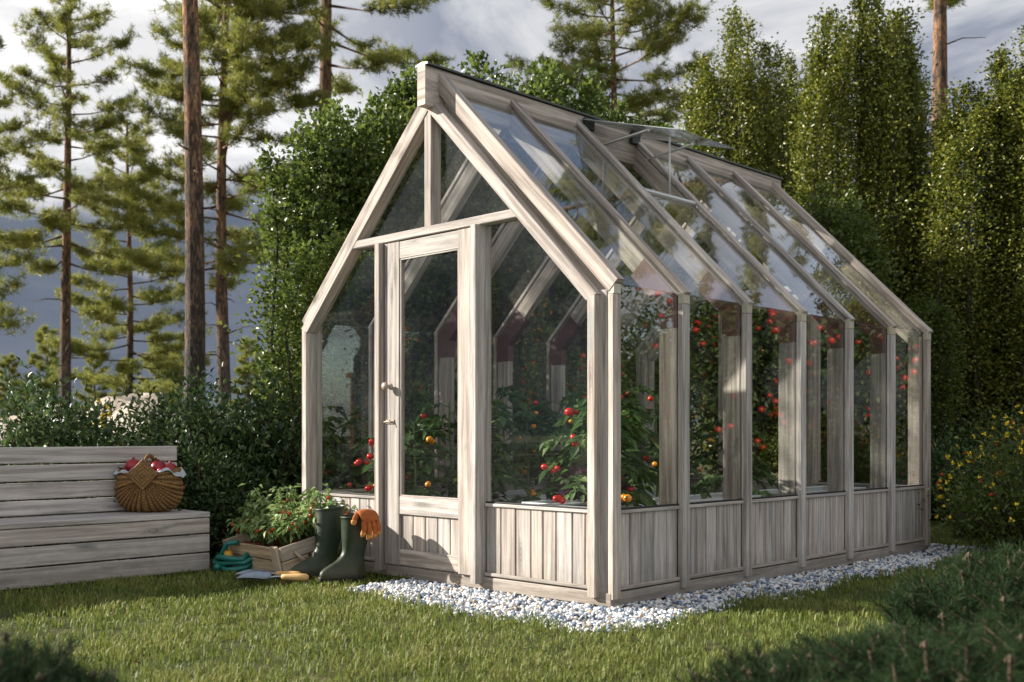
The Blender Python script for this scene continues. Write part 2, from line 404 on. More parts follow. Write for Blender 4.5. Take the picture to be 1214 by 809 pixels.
def glassmat(name, f0=.036, film=.003, tint=(.965, .975, .968)):
    m, t, out = mat(name)
    lw = t.nodes.new('ShaderNodeLayerWeight'); lw.inputs['Blend'].default_value = .5
    f5 = mathn(t, 'POWER', lw.outputs['Facing'], 5.0)
    fac = mathn(t, 'ADD', f0, mathn(t, 'MULTIPLY', f5, 1 - f0), True)
    tr = t.nodes.new('ShaderNodeBsdfTransparent'); tr.inputs[0].default_value = (*tint, 1)
    gl = t.nodes.new('ShaderNodeBsdfGlossy'); gl.inputs['Roughness'].default_value = .0
    df = t.nodes.new('ShaderNodeBsdfDiffuse'); df.inputs[0].default_value = (.55, .57, .58, 1)
    m1 = t.nodes.new('ShaderNodeMixShader'); L(t, fac, m1.inputs[0]); L(t, tr.outputs[0], m1.inputs[1]); L(t, gl.outputs[0], m1.inputs[2])
    oc = objc(t); n = noisen(t, vmul(t, oc, (1, 1, 1.2)), 2.6, 9, .68, 1.0); n2 = noisen(t, oc, 60, 3, .6)
    dust = mathn(t, 'MULTIPLY', mathn(t, 'MULTIPLY', maprange(t, n, .48, .72), mathn(t, 'ADD', .5, n2)), film * 2.2, True)
    m2 = t.nodes.new('ShaderNodeMixShader'); L(t, dust, m2.inputs[0]); L(t, m1.outputs[0], m2.inputs[1]); L(t, df.outputs[0], m2.inputs[2])
    L(t, m2.outputs[0], out.inputs[0]); return m
GLASS = glassmat("window_glass"); SIDEGLASS = glassmat("side_window_glass", .085, .008); ROOFGLASS = glassmat("roof_glass", .10, .006); VENTGLASS = glassmat("vent_glass", .14, .42)

def groundmat():
    m, t, out = mat("forest_floor"); oc = objc(t); n = noisen(t, oc, .8, 8, .65); n2 = noisen(t, oc, 14, 6, .6)
    c = mixc(t, maprange(t, n, .35, .65), (.052, .058, .022), (.10, .085, .045)); c = mixc(t, maprange(t, n2, .4, .7), c, (.04, .038, .02))
    p = principled(t, c, .95, 0, .2, Normal=bump(t, n2, .6, .04)); L(t, p.outputs[0], out.inputs[0]); return m
def lawnmat():
    m, t, out = mat("lawn_soil"); oc = objc(t); n = noisen(t, oc, 1.3, 6, .6); n2 = noisen(t, oc, 45, 6, .7)
    c = mixc(t, maprange(t, n, .35, .65), (.058, .070, .020), (.10, .095, .036)); c = mixc(t, maprange(t, n2, .45, .7), c, (.055, .045, .025))
    p = principled(t, c, .95, 0, .2, Normal=bump(t, n2, .8, .02)); L(t, p.outputs[0], out.inputs[0]); return m
def rockmat():
    m, t, out = mat("granite"); oc = objc(t); n = noisen(t, oc, .9, 9, .65, .4); n2 = noisen(t, oc, 9, 8, .7)
    c = mixc(t, maprange(t, n, .38, .62), (.42, .35, .28), (.60, .54, .46)); c = mixc(t, maprange(t, n2, .5, .72), c, (.22, .20, .16))
    p = principled(t, c, .9, 0, .2, Normal=bump(t, n2, .8, .08)); L(t, p.outputs[0], out.inputs[0]); return m
def pebblemat():
    m, t, out = mat("pebbles"); a = attr(t, 'col').outputs['Color']; n = noisen(t, objc(t), 160, 3, .6)
    c = mixc(t, maprange(t, n, .4, .75, 0, .35), a, (.30, .28, .26)); p = principled(t, c, .55, 0, .4); L(t, p.outputs[0], out.inputs[0]); return m
def wickermat():
    m, t, out = mat("wicker"); r = attr(t, 'rnd').outputs['Fac']; n = noisen(t, objc(t), 90, 4, .6)
    c = mixc(t, maprange(t, n, .35, .65), (.13, .062, .018), (.34, .19, .062)); c = mixc(t, mathn(t, 'SUBTRACT', 1.0, r), c, (.050, .024, .008))
    p = principled(t, c, .6, 0, .35, Normal=bump(t, n, .4, .004)); L(t, p.outputs[0], out.inputs[0]); return m
FLOORMAT = groundmat(); LAWN = lawnmat(); ROCK = rockmat(); PEBBLE = pebblemat(); WICKER = wickermat()

# ------------------------------------------------------------------ the setting: ground, lawn, gravel
g = MB(); g.lathe([(0.001, -.03), (6, -.03), (25, -.03), (90, -.03), (600, -.03)], (-4, 4, 0), 48, .5, False)
structure(g.build("ground", FLOORMAT))
def lawn_inside(x, y):
    return (x > -3.1 + .08 * np.sin(y * 3.1))
nx, ny = 90, 90
xs = np.linspace(-3.1, 5.5, nx); ys = np.linspace(-5.2, 6.6, ny); X, Y = np.meshgrid(xs, ys, indexing='ij')
Z = np.array([[0.012 * mnoise.noise((float(a) * 1.7, float(b) * 1.7, 3.0)) for b in ys] for a in xs]) - .012
inh = (X > -2.5) & (X < .1) & (Y > -.1) & (Y < 3.5); Z = np.where(inh, -.022, Z)
idx = np.arange(nx * ny).reshape(nx, ny)
Fq = np.stack([idx[:-1, :-1], idx[1:, :-1], idx[1:, 1:], idx[:-1, 1:]], -1).reshape(-1, 4)
structure(raw_mesh("lawn", np.stack([X, Y, Z], -1).reshape(-1, 3), Fq, LAWN, smooth=True))

def wob(a, k): return .035 * np.sin(a * 5.1 + k) + .025 * np.sin(a * 11.7 + k * 2)
def in_gravel(x, y):
    front = (y < .03) & (y > -.50 + wob(x, 1.0) - .06 * (x > 0) * x) & (x > -1.36 + wob(y, 4)) & (x < .36 + wob(y, 2))
    side = (x > -.03) & (x < .34 + wob(y, 2)) & (y > -.50 + wob(x, 1.0)) & (y < 3.75 + wob(x, 3))
    back = (y > 3.3) & (y < 3.75) & (x > -1.0) & (x < .2)
    return front | side | back
def grass_blades():
    pts = []
    for (x0, x1, y0, y1, dens) in ((-3.1, 5.2, -5.0, 6.2, 13000),):
        n = int((x1 - x0) * (y1 - y0) * dens); p = np.stack([rng.uniform(x0, x1, n), rng.uniform(y0, y1, n)], 1); pts.append(p)
    p = np.concatenate(pts)
    d = (p - CAM[:2]) @ FW[:2]; r = (p - CAM[:2]) @ RT[:2]; dist = np.hypot(d, r)
    # thinner in the distance, none where the camera could not look
    keep = rng.random(len(p)) < np.clip(2.6 / np.maximum(dist, .5), 0, 1) ** .9
    keep &= (d > .3) & (np.abs(r) < d * .62 + 1.0)
    inhouse = (p[:, 0] > -2.45) & (p[:, 0] < .03) & (p[:, 1] > 0) & (p[:, 1] < 3.4)
    bench = (p[:, 0] < -2.5) & (p[:, 1] < -.56)
    keep &= ~inhouse & ~bench & ~in_gravel(p[:, 0], p[:, 1])
    cl = np.array([mnoise.noise((a * 2.2, b * 2.2, 1.0)) for a, b in p]); cl2 = np.array([mnoise.noise((a * 9, b * 9, 5.0)) for a, b in p])
    keep &= (cl2 > -.42) & (rng.random(len(p)) < .62 + cl * .6 + cl2 * .35)
    p = p[keep]; cl = cl[keep]; cl2 = cl2[keep]; dist = dist[keep]; n = len(p)
    h = rng.uniform(.010, .024, n) * (1 + .55 * cl + .5 * cl2); h[rng.random(n) < .03] *= 1.5
    edge = np.zeros(n, bool)
    for ox, oy in ((.05, 0), (-.05, 0), (0, .05), (0, -.05), (-.04, .04)): edge |= in_gravel(p[:, 0] + ox, p[:, 1] + oy)
    h = np.where(edge, h * rng.uniform(1.0, 2.1, n), h)
    w = rng.uniform(.0011, .0023, n) * np.clip(dist / 3.6, .9, 1.8)
    a = rng.uniform(0, 2 * np.pi, n); lean = rng.uniform(.3, 1.5, n) * h
    dx, dy = np.cos(a), np.sin(a); b = a + np.pi / 2 + rng.normal(0, .5, n); bx, by = np.cos(b) * w, np.sin(b) * w
    z0 = np.full(n, -.02)
    V = np.stack([np.stack([p[:, 0] - bx, p[:, 1] - by, z0], 1), np.stack([p[:, 0] + bx, p[:, 1] + by, z0], 1),
                  np.stack([p[:, 0] + dx * lean * .35 - bx * .8, p[:, 1] + dy * lean * .35 - by * .8, h * .6], 1), np.stack([p[:, 0] + dx * lean * .35 + bx * .8, p[:, 1] + dy * lean * .35 + by * .8, h * .6], 1),
                  np.stack([p[:, 0] + dx * lean, p[:, 1] + dy * lean, h], 1)], 1).reshape(-1, 3)
    i = np.arange(n)[:, None] * 5
    F = np.concatenate([i + [0, 1, 3], i + [0, 3, 2], i + [2, 3, 4]], 1).reshape(-1, 3)
    rr = np.clip(rng.normal(.44, .2, n) + cl * .42 + cl2 * .25 + (rng.random(n) < .08) * .45, 0, 1)
    return V, F, np.repeat(rr, 5)
V, F, q = grass_blades()
stuff(raw_mesh("grass", V, F, GRASS, rnd=q), "mown green grass growing over the lawn", "grass")

def lawn_weeds():
    g = np.random.default_rng(77); parts = []
    for _ in range(46):
        c = np.array((g.uniform(-2.2, 2.2), g.uniform(-3.0, -.7), 0)); n = int(g.uniform(20, 70)); r_ = g.uniform(.05, .14)
        P = c + np.concatenate([g.normal(size=(n, 2)) * r_, g.uniform(.004, .018, (n, 1))], 1); a = g.uniform(0, 6.28, n)
        parts.append(leaves(P, np.stack([np.cos(a), np.sin(a), np.full(n, .25)], 1), np.array((0, 0, 1.)) + g.normal(size=(n, 3)) * .25, .014, .012, g, .1, .1))
    return merge(parts)
V, F, q = lawn_weeds(); keepv = ~in_gravel(V[:, 0], V[:, 1])
stuff(raw_mesh("clover", V, F, SHRUBLEAF, rnd=q), "small clover patches in the lawn", "clover")
g_ = np.random.default_rng(78); P = np.stack([g_.uniform(-2.3, 2.6, 150), g_.uniform(-3.0, 3.6, 150), g_.uniform(.012, .026, 150)], 1)
P = P[~((P[:, 0] < .03) & (P[:, 1] > -.02))]; n_ = len(P); a_ = g_.uniform(0, 6.28, n_)
V, F, q = leaves(P, np.stack([np.cos(a_), np.sin(a_), g_.normal(size=n_) * .2], 1), np.array((0, 0, 1.)) + g_.normal(size=(n_, 3)) * .35, .030, .018, g_, .15, .2)
stuff(raw_mesh("fallen_leaves", V, F, leafmat("dry_leaf", ((.10, .055, .02), (.20, .12, .04), (.30, .21, .06)), .7, .2, .2), rnd=q), "few dry fallen leaves scattered on the lawn and gravel", "leaves")

def ico():
    import bmesh
    bm = bmesh.new(); bmesh.ops.create_icosphere(bm, subdivisions=2, radius=1.0)
    v = np.array([x.co[:] for x in bm.verts]); f = np.array([[k.index for k in x.verts] for x in bm.faces]); bm.free(); return v, f
def pebbles():
    iv, jf = ico(); n0 = 23000
    p = np.stack([rng.uniform(-1.5, .55, n0), rng.uniform(-.7, 3.9, n0)], 1)
    # scatter evenly over the strip only
    p = p[in_gravel(p[:, 0] + rng.normal(0, .015, n0), p[:, 1] + rng.normal(0, .015, n0))]
    p = np.concatenate([p, p + rng.normal(0, .03, p.shape), p + rng.normal(0, .03, p.shape)])
    p = p[~((p[:, 0] < .004) & (p[:, 1] > -.004) & (p[:, 1] < 3.37))]
    n = len(p); s = rng.uniform(.006, .0125, n); z = rng.uniform(-.022, .003, n)
    el = np.stack([s * rng.uniform(.9, 1.5, n), s * rng.uniform(.75, 1.1, n), s * rng.uniform(.45, .8, n)], 1)
    q = rng.normal(size=(n, 4)); q[:, 1:3] *= .35; q /= np.linalg.norm(q, axis=1, keepdims=True)
    w, x, y, zq = q.T
    M = np.stack([np.stack([1 - 2 * (y * y + zq * zq), 2 * (x * y - w * zq), 2 * (x * zq + w * y)], 1), np.stack([2 * (x * y + w * zq), 1 - 2 * (x * x + zq * zq), 2 * (y * zq - w * x)], 1), np.stack([2 * (x * zq - w * y), 2 * (y * zq + w * x), 1 - 2 * (x * x + y * y)], 1)], 1)
    jit = 1 + rng.normal(0, .06, (n, len(iv), 1))
    loc = (iv[None] * jit * el[:, None, :]) @ np.transpose(M, (0, 2, 1))
    V = loc + np.stack([p[:, 0], p[:, 1], z], 1)[:, None, :]
    F = (jf[None] + (np.arange(n) * len(iv))[:, None, None]).reshape(-1, 3)
    pal = np.array([(.66, .65, .63), (.52, .53, .54), (.74, .72, .68), (.13, .19, .29), (.06, .10, .17), (.30, .36, .43), (.38, .27, .16), (.045, .06, .08)])
    k = rng.choice(len(pal), n, p=[.27, .12, .18, .13, .10, .10, .05, .05]); c = pal[k] * rng.uniform(.85, 1.1, (n, 1))
    return V.reshape(-1, 3), F, np.repeat(c, len(iv), 0)
V, F, c = pebbles()
stuff(raw_mesh("gravel", V, F, PEBBLE, col=c, smooth=True), "strip of white and slate blue pebbles round the greenhouse", "gravel")

# ------------------------------------------------------------------ the greenhouse
W_, L_, ZE, ZA = 2.40, 3.365, 1.455, 2.65
XC = -W_ / 2; S2 = math.sqrt(.5)
gh = thing("greenhouse", "weathered timber greenhouse with steep glass roof and planked lower walls", "greenhouse", (XC, L_ / 2, 0))
def mir(x, left): return -W_ - x if left else x
def bays(): return [L_ * i / 6 for i in range(7)]
BY = bays()
# floor inside
m = MB(); m.box((-W_ + .03, .03, -.02), (-.03, L_ - .03, .012), .001); m.build("floor", SOIL, gh)
# base boards
for p0, p1, w in (((-W_ - .005, .03, .031), (.005, .03, .031), (0, 1, 0)), ((-W_ - .005, L_ - .03, .031), (.005, L_ - .03, .031), (0, 1, 0))):
    m = MB(); m.beam(p0, p1, w, .06, .062, .003); m.build("base_board", WOOD, gh)
for x in (-.03, -W_ + .03):
    m = MB(); m.beam((x, .061, .0312), (x, L_ - .061, .0312), (1, 0, 0), .066, .0624, .003); m.build("base_board", WOOD, gh)

def plank_panel(a0, a1, z0, z1, face, axis, outn, name="plank_panel"):
    """upright planks between a0 and a1 along axis (0=x,1=y); face = outer surface coordinate, outn = +-1"""
    m = MB(); a = a0; gap = .006; other = 1 - axis
    while a < a1 - .02:
        w = random.choice((.078, .084, .090, .096, .102)); b = min(a + w, a1)
        if a1 - b < .03: b = a1
        off = random.uniform(0, .003)
        lo = [0, 0, z0]; hi = [0, 0, z1]; lo[axis] = a; hi[axis] = b - gap
        f0, f1 = face - outn * off, face - outn * .018
        lo[other], hi[other] = min(f0, f1), max(f0, f1)
        m.box(lo, hi, .003, 2); a = b
    lo = [0, 0, z0 + .002]; hi = [0, 0, z1 - .002]; lo[axis] = a0 + .001; hi[axis] = a1 - .001
    f0, f1 = face - outn * .0185, face - outn * .03; lo[other], hi[other] = min(f0, f1), max(f0, f1)
    m.box(lo, hi, .001, axis, .1)
    return m.build(name, WOOD, gh)
def pane(poly, axis, c, mat_=GLASS, name="glass_pane", parent=None, th=.004):
    m = MB(); m.prism(poly, axis, c - th / 2, c + th / 2); return m.build(name, mat_, parent or gh)
ZS = .432   # top of the planked wall
def side_wall(left):
    sg = -1 if left else 1; X = lambda x: mir(x, left)
    for i, y in enumerate(BY):
        corner = i in (0, 6)
        # outer cap board on the post
        m = MB(); hw = .028
        yc = y + ((.07 if left else .03) if i == 0 else -.03 if i == 6 else 0)
        m.beam((X(.004), yc, .036), (X(.004), yc, ZE - .052), (0, 1, 0), .056, .034, .004); m.build("post_cap", WOOD, gh)
        m = MB(); m.beam((X(.005), yc, ZE - .05), (X(.005), yc, ZE + .004), (0, 1, 0), .050, .036, .003); m.build("post_end_block", ENDWOOD, gh)
        # inner rib post
        if not corner:
            m = MB(); m.beam((X(-.075), y, .062), (X(-.075), y, ZE - .02), (0, 1, 0), .05, .105, .004); m.build("post", WOOD, gh)
            # red-brown steel knee bracket wrapped round the joint
            d0, d1 = .018, .130
            c1 = d1 * (math.sqrt(2) - 1)
            t = .20
            poly = [(X(-d0), 1.29), (X(-d0), ZE - .008), (X(-d0 - t), ZE - .008 + t), (X(-d0 - t - (d1 - d0) * S2), ZE - .008 + t - (d1 - d0) * S2), (X(-d1), ZE - .008 - (d1 - d0) * .414), (X(-d1), 1.29)]
            m = MB(); m.prism(poly if not left else poly[::-1], 1, y - .0285, y + .0285); m.build("knee_bracket", BRACKET, gh)
        else:
            yy = y + (.05 if i == 0 else -.05)
            m = MB(); m.beam((X(-.058), yy, .062), (X(-.058), yy, ZE - .03), (0, 1, 0), .09, .08, .004); m.build("corner_post", WOOD, gh)
    for i in range(6):
        y0, y1 = BY[i] + (.058 if i == 0 else .0285), BY[i + 1] - (.058 if i == 5 else .0285)
        plank_panel(y0, y1, .0665, ZS - .019, X(-.008), 1, sg)
        m = MB(); m.beam((X(-.014), y0, ZS - .0095), (X(-.014), y1, ZS - .0095), (1, 0, 0), .036, .017, .003); m.build("sill_rail", WOOD, gh)
        m = MB(); m.beam((X(-.006), y0 + .001, .078), (X(-.006), y1 - .001, .078), (1, 0, 0), .020, .018, .003); m.build("bottom_strip", WOOD, gh)
        m = MB(); m.beam((X(-.0075), y0 + .001, ZS + .004), (X(-.0075), y1 - .001, ZS + .004), (1, 0, 0), .010, .009, .001); m.build("seal_strip", RUBBERSEAL, gh)
        ex = .02
        pane([(y0 - ex, ZS + .009), (y1 + ex, ZS + .009), (y1 + ex, ZE - .003), (y0 - ex, ZE - .003)], 0, X(-.012), SIDEGLASS)
side_wall(False); side_wall(True)

# roof: rafters (outer caps above the glass, ribs below it)
RZ = 2.58
def roof_side(left):
    X = lambda x: mir(x, left); sg = -1 if left else 1
    dirv = np.array((-sg * S2, 0, S2)); nv = np.array((sg * S2, 0, S2))
    eave = np.array((X(0.0), 0, ZE)); top = np.array((XC + sg * .03, 0, ZE + (W_ / 2 - .03)))
    for i, y in enumerate(BY):
        yc = y + ((.07 if left else .03) if i == 0 else -.03 if i == 6 else 0); Y = np.array((0, yc, 0))
        m = MB()
        if i in (0, 6):
            dz_ = .001 if i == 0 else .012; m.beam(eave + Y + nv * dz_ + dirv * (-.022), top + Y + nv * dz_, (0, 1, 0), .056 if i == 0 else .048, .078 if i == 0 else .044, .004, None, (1, 0, 0)); m.build("rafter", WOOD, gh)
        else:
            m.beam(eave + Y + nv * .016 - dirv * .022, top + Y + nv * .016, (0, 1, 0), .046, .024, .004, None, (1, 0, 0)); m.build("rafter_cap", WOOD, gh)
            m = MB(); a = np.array((X(-.075), y, ZE - .04)) + dirv * .0; 
            m.beam(eave + np.array((0, y, 0)) - nv * .062 + dirv * .045, top + np.array((0, y, 0)) - nv * .062, (0, 1, 0), .05, .100, .004, (0, 0, 1), (1, 0, 0)); m.build("rafter", WOOD, gh)
    for i in range(6):
        y0, y1 = BY[i] + (.02 if i else .05), BY[i + 1] - (.02 if i < 5 else .05)
        def quad(t0, t1, off=0.0, th=.004):
            P = []
            for t in (t0, t1): 
                for yy in (y0, y1): P.append(eave + dirv * t + nv * off + np.array((0, yy, 0)))
            V = [P[0], P[1], P[3], P[2]]; V = V + [p + nv * th for p in V]
            return V
        Ln = np.linalg.norm(top - eave)
        m = MB()
        t1 = Ln - .66 if (i == 2 and not left) else Ln
        m.add(quad(-.008, t1), [(3, 2, 1, 0), (4, 5, 6, 7), (0, 1, 5, 4), (1, 2, 6, 5), (2, 3, 7, 6), (3, 0, 4, 7)]); m.build("roof_pane", ROOFGLASS, gh)
    return dirv, nv, eave, top
DV, NV, EV, TP = roof_side(False); roof_side(True)
# ridge beam with a dark metal capping
m = MB(); m.beam((XC + .02, -.09, RZ), (XC + .02, L_ + .07, RZ), (1, 0, 0), .062, .205, .004); rb = m.build("ridge_beam", WOOD, gh)
m = MB(); m.prism([(XC - .028, 2.684), (XC + .068, 2.684), (XC + .068, 2.694), (XC + .02, 2.703), (XC - .028, 2.694)], 1, -.088, L_ + .075); m.build("ridge_capping", RIDGECAP, rb)

# open roof vent in the third bay
vt = None
y0, y1 = BY[2] + .012, BY[3] + .02
hinge = np.array((XC + .06, 0, 2.655)); vd = nrm((.96, 0, -.275)); vn = np.array((-vd[2], 0, vd[0])); VL = .73
m = MB(); V = []
for off in (0, .004):
    for t, yy in ((.0, y0), (.0, y1), (VL, y1), (VL, y0)): V.append(hinge + vd * t + vn * off + np.array((0, yy, 0)))
m.add(V, [(3, 2, 1, 0), (4, 5, 6, 7), (0, 1, 5, 4), (1, 2, 6, 5), (2, 3, 7, 6), (3, 0, 4, 7)]); vent = m.build("roof_vent", VENTGLASS, gh)
m = MB(); m.beam(hinge + vd * VL + np.array((0, y0, 0)), hinge + vd * VL + np.array((0, y1, 0)), vd, .004, .004, .001)
for yy in (y0, y1): m.beam(hinge + vd * .02 + np.array((0, yy, 0)), hinge + vd * (VL - .008) + np.array((0, yy, 0)), (0, 1, 0), .003, .005, .001)
m.build("vent_edge", simple('vent_edge_grey', (.22, .25, .25), .5), vent)
roofp = lambda t, y, o=0.0: EV + DV * t + NV * o + np.array((0, y, 0))
LnR = float(np.linalg.norm(TP - EV))
for yy, t_, u_ in ((y0 + .12, LnR - .15, .58), (y1 - .03, LnR - .17, .60)):
    m = MB(); m.beam(roofp(t_, yy, -.01), hinge + vd * (VL * u_) + np.array((0, yy, -.006)), (0, 1, 0), .022, .012, .002); m.build("vent_arm", ALU, vent)
m = MB(); m.beam(roofp(LnR - .66, BY[2] + .025, .01), roofp(LnR - .66, BY[3] - .025, .01), DV, .024, .02, .003); m.build("vent_sill", ALU, gh)
for yy in (y0 + .06, y1 - .06):
    m = MB(); m.box((XC + .052, yy - .04, 2.60), (XC + .078, yy + .04, 2.668), .004); m.build("vent_hinge", RIDGECAP, vent)
ym = (y0 + y1) / 2
m = MB(); m.tube([roofp(LnR - .66, ym, 0), hinge + vd * (VL * .62) + np.array((0, ym, -.01))], .006, 8)
m.tube([roofp(LnR - .66, ym, 0), roofp(LnR - .66, ym, -.06), roofp(LnR - .66, ym, 0) + np.array((-.03, 0, -.32))], .006, 8); m.build("vent_stay", ALU, vent)

# the two gables
def gable(front):
    yo = (lambda y: y) if front else (lambda y: L_ - y)
    def B(p0, p1, wd, w, d, name, par=None, c0=None, c1=None, mt=WOOD):
        m = MB(); m.beam((p0[0], yo(p0[1]), p0[2]), (p1[0], yo(p1[1]), p1[2]), wd, w, d, .004, c0, c1); return m.build(name, mt, par or gh)
    yf, dp = -.03, .078; yc = yf + dp / 2
    xo = -.060                                    # outer edge of the inner frame
    pw = .048
    for left in (False, True):
        X = lambda x: mir(x, left); sg = -1 if left else 1
        zk = ZE - .052                            # where the frame bends
        cutn = (sg * math.cos(R(67.5)), 0, math.sin(R(67.5)))
        B((X(xo - pw / 2), yc, .040), (X(xo - pw / 2), yc, zk - .41 * pw / 2), (1, 0, 0), pw, dp, "gable_post", None, None, (-sg * math.sin(R(22.5)), 0, math.cos(R(22.5))) if False else (-sg * .3827, 0, .9239))
        a = np.array((X(xo - pw / 2), yc, zk - .41 * pw / 2)); ln = (abs(a[0] - XC)) / S2
        b = a + np.array((-sg * S2, 0, S2)) * ln
        B(a, b, (0, 1, 0), dp, .062, "gable_rafter", None, (-sg * .3827, 0, .9239), (1, 0, 0))
        a2 = np.array((X(-.048), .052, ZE - .03)); b2 = a2 + np.array((-sg * S2, 0, S2)) * (abs(a2[0] - XC) / S2 - .03)
        B(a2, b2, (0, 1, 0), .03, .060, "gable_infill", None, None, (1, 0, 0))
    # tie beam, king post
    zt0, zt1 = 1.820, 1.864
    hx = ZE + 1.2 - .055 - zt1
    B((XC - hx + .065, yc - .001, (zt0 + zt1) / 2), (XC + hx - .065, yc - .001, (zt0 + zt1) / 2), (0, 1, 0), dp - .006, zt1 - zt0, "tie_beam")
    B((-1.205, yc + .002, zt1), (-1.205, yc + .002, 2.50), (1, 0, 0), .056, dp - .006, "king_post")
    # door posts
    for xa, xb in ((-1.620, -1.577), (-.856, -.812)):
        B(((xa + xb) / 2, yc - .004, .030 if front else .064), ((xa + xb) / 2, yc - .004, zt0 - .001), (1, 0, 0), xb - xa, dp + .034, "door_post")
    # planked panels and sills either side of the door
    for x0, x1 in ((-W_ + .112, -1.624), (-.798, -.110)):
        o = plank_panel(x0, x1, .0665, ZS - .019, yo(.010), 0, -1 if front else 1)
        B((x0, .022, ZS - .0095), (x1, .022, ZS - .0095), (0, 1, 0), .044, .017, "sill_rail")
        B((x0 + .001, .010, ZS + .004), (x1 - .001, .010, ZS + .004), (0, 1, 0), .010, .009, "seal_strip", None, None, None, RUBBERSEAL)
        B((x0 + .001, .004, .078), (x1 - .001, .004, .078), (0, 1, 0), .018, .018, "bottom_strip")
        # tall side pane under the slope
        k = ZE + 1.2 - .07
        def roofz(x): return min(k - abs(x - XC), zt0)
        xs_ = [x0 - .01, x1 + .01]; pts = [(x0 - .01, ZS + .009), (x1 + .01, ZS + .009), (x1 + .01, roofz(x1 + .01))]
        brk = XC + (k - zt0) if x0 > XC else XC - (k - zt0)
        pts.append((brk, zt0)); pts.append((x0 - .01, roofz(x0 - .01)))
        pane(pts, 1, yo(.028))
    pane([(XC - (ZE + 1.13 - zt1), zt1), (-1.205 - .02, zt1), (-1.205 - .02, 2.56), (XC - .02, 2.56)], 1, yo(.03), name="gable_pane")
    pane([(-1.205 + .02, zt1), (XC + (ZE + 1.13 - zt1), zt1), (XC + .02, 2.56), (-1.205 + .02, 2.56)], 1, yo(.03), name="gable_pane")
    return yo
gable(True); gable(False)
# small louvred vent in the left front panel
m = MB()
m.box((-2.075, .001, .325), (-1.985, .009, .402), .002)
for k in range(6): m.beam((-2.07, -.001, .333 + .012 * k), (-1.99, -.001, .333 + .012 * k), (0, .8, .6), .010, .002, .0005)
m.build("louvre", simple("grey_louvre", (.36, .35, .33), .6), gh)

# door
def door(front):
    yo = (lambda y: y) if front else (lambda y: L_ - y)
    m = MB(); y0 = -.022; dp = .042; yc = y0 + dp / 2
    def b(p0, p1, wd, w, mm=m, d=dp, yy=yc): mm.beam((p0[0], yo(yy), p0[1]), (p1[0], yo(yy), p1[1]), wd, w, d, .003)
    xl, xr = -1.566, -.866; sl_, sr = -1.440, -.976
    b(((xl + sl_) / 2 - .001, .070), ((xl + sl_) / 2 - .001, 1.814), (1, 0, 0), sl_ - xl - .002)
    b(((xr + sr) / 2, .066), ((xr + sr) / 2, 1.814), (1, 0, 0), xr - sr - .002)
    b((sl_, 1.767), (sr, 1.767), (0, 0, 1), .093, m, dp - .006, yc)
    b((sl_, .392), (sr, .392), (0, 0, 1), .098, m, dp - .006, yc)
    b((sl_, .112), (sr, .112), (0, 0, 1), .084, m, dp - .006, yc)
    d = m.build("door", WOOD, gh)
    m = MB(); a = sl_ + .001
    while a < sr - .01:
        bx = min(a + .098, sr - .001); m.box((a, min(yo(-.006), yo(.008)), .154), (bx - .004, max(yo(-.006), yo(.008)), .343), .003, 2); a = bx
    m.box((sl_, min(yo(.009), yo(.015)), .154), (sr, max(yo(.009), yo(.015)), .343), .001, 0, .1); m.build("door_panel", WOOD, d)
    pane([(sl_ - .004, .44), (sr + .004, .44), (sr + .004, 1.722), (sl_ - .004, 1.722)], 1, yo(.004), parent=d, name="door_pane")
    m = MB()
    for s_ in ((sl_ + .004, 1), (sr - .004, 1)): m.beam((s_[0], yo(-.012), .442), (s_[0], yo(-.012), 1.718), (1, 0, 0), .007, .008, .001)
    m.beam((sl_ + .008, yo(-.012), .445), (sr - .008, yo(-.012), .445), (0, 0, 1), .007, .008, .001); m.beam((sl_ + .008, yo(-.012), 1.717), (sr - .008, yo(-.012), 1.717), (0, 0, 1), .007, .008, .001)
    m.build("glazing_bead", WOOD, d)
    if front:
        kx, kz = -1.515, 1.035
        m = MB(); pr_ = [(0.001, -.052), (.014, -.051), (.021, -.044), (.0225, -.036), (.019, -.027), (.010, -.020), (.008, -.010), (.017, -.004), (.018, .0005)]
        m.lathe(pr_, (0, 0, 0), 20); m.transform(lambda p: (p[0] + kx, p[2] + y0, p[1] + kz)); m.build("knob", KNOBMETAL, d)
        kz = .842
        m = MB(); m.box((kx - .040, y0 - .006, kz - .012), (kx - .004, y0 + .0005, kz + .012), .002); m.box((kx + .004, y0 - .006, kz - .012), (kx + .036, y0 + .0005, kz + .012), .002)
        m.tube([(kx - .05, y0 - .010, kz), (kx + .03, y0 - .010, kz)], .004, 8); m.tube([(kx + .018, y0 - .010, kz), (kx + .018, y0 - .02, kz), (kx + .02, y0 - .022, kz - .012)], .003, 8); m.build("latch", KNOBMETAL, d)
        for z in (.30, 1.03, 1.60):
            m = MB(); m.tube([(xr + .002, y0 - .004, z - .03), (xr + .002, y0 - .004, z + .03)], .005, 8); m.build("hinge", KNOBMETAL, d)
door(True); door(False)

# ------------------------------------------------------------------ vegetation builders
def gauss_pts(g, c, sd, n): return c + g.normal(size=(n, 3)) * sd

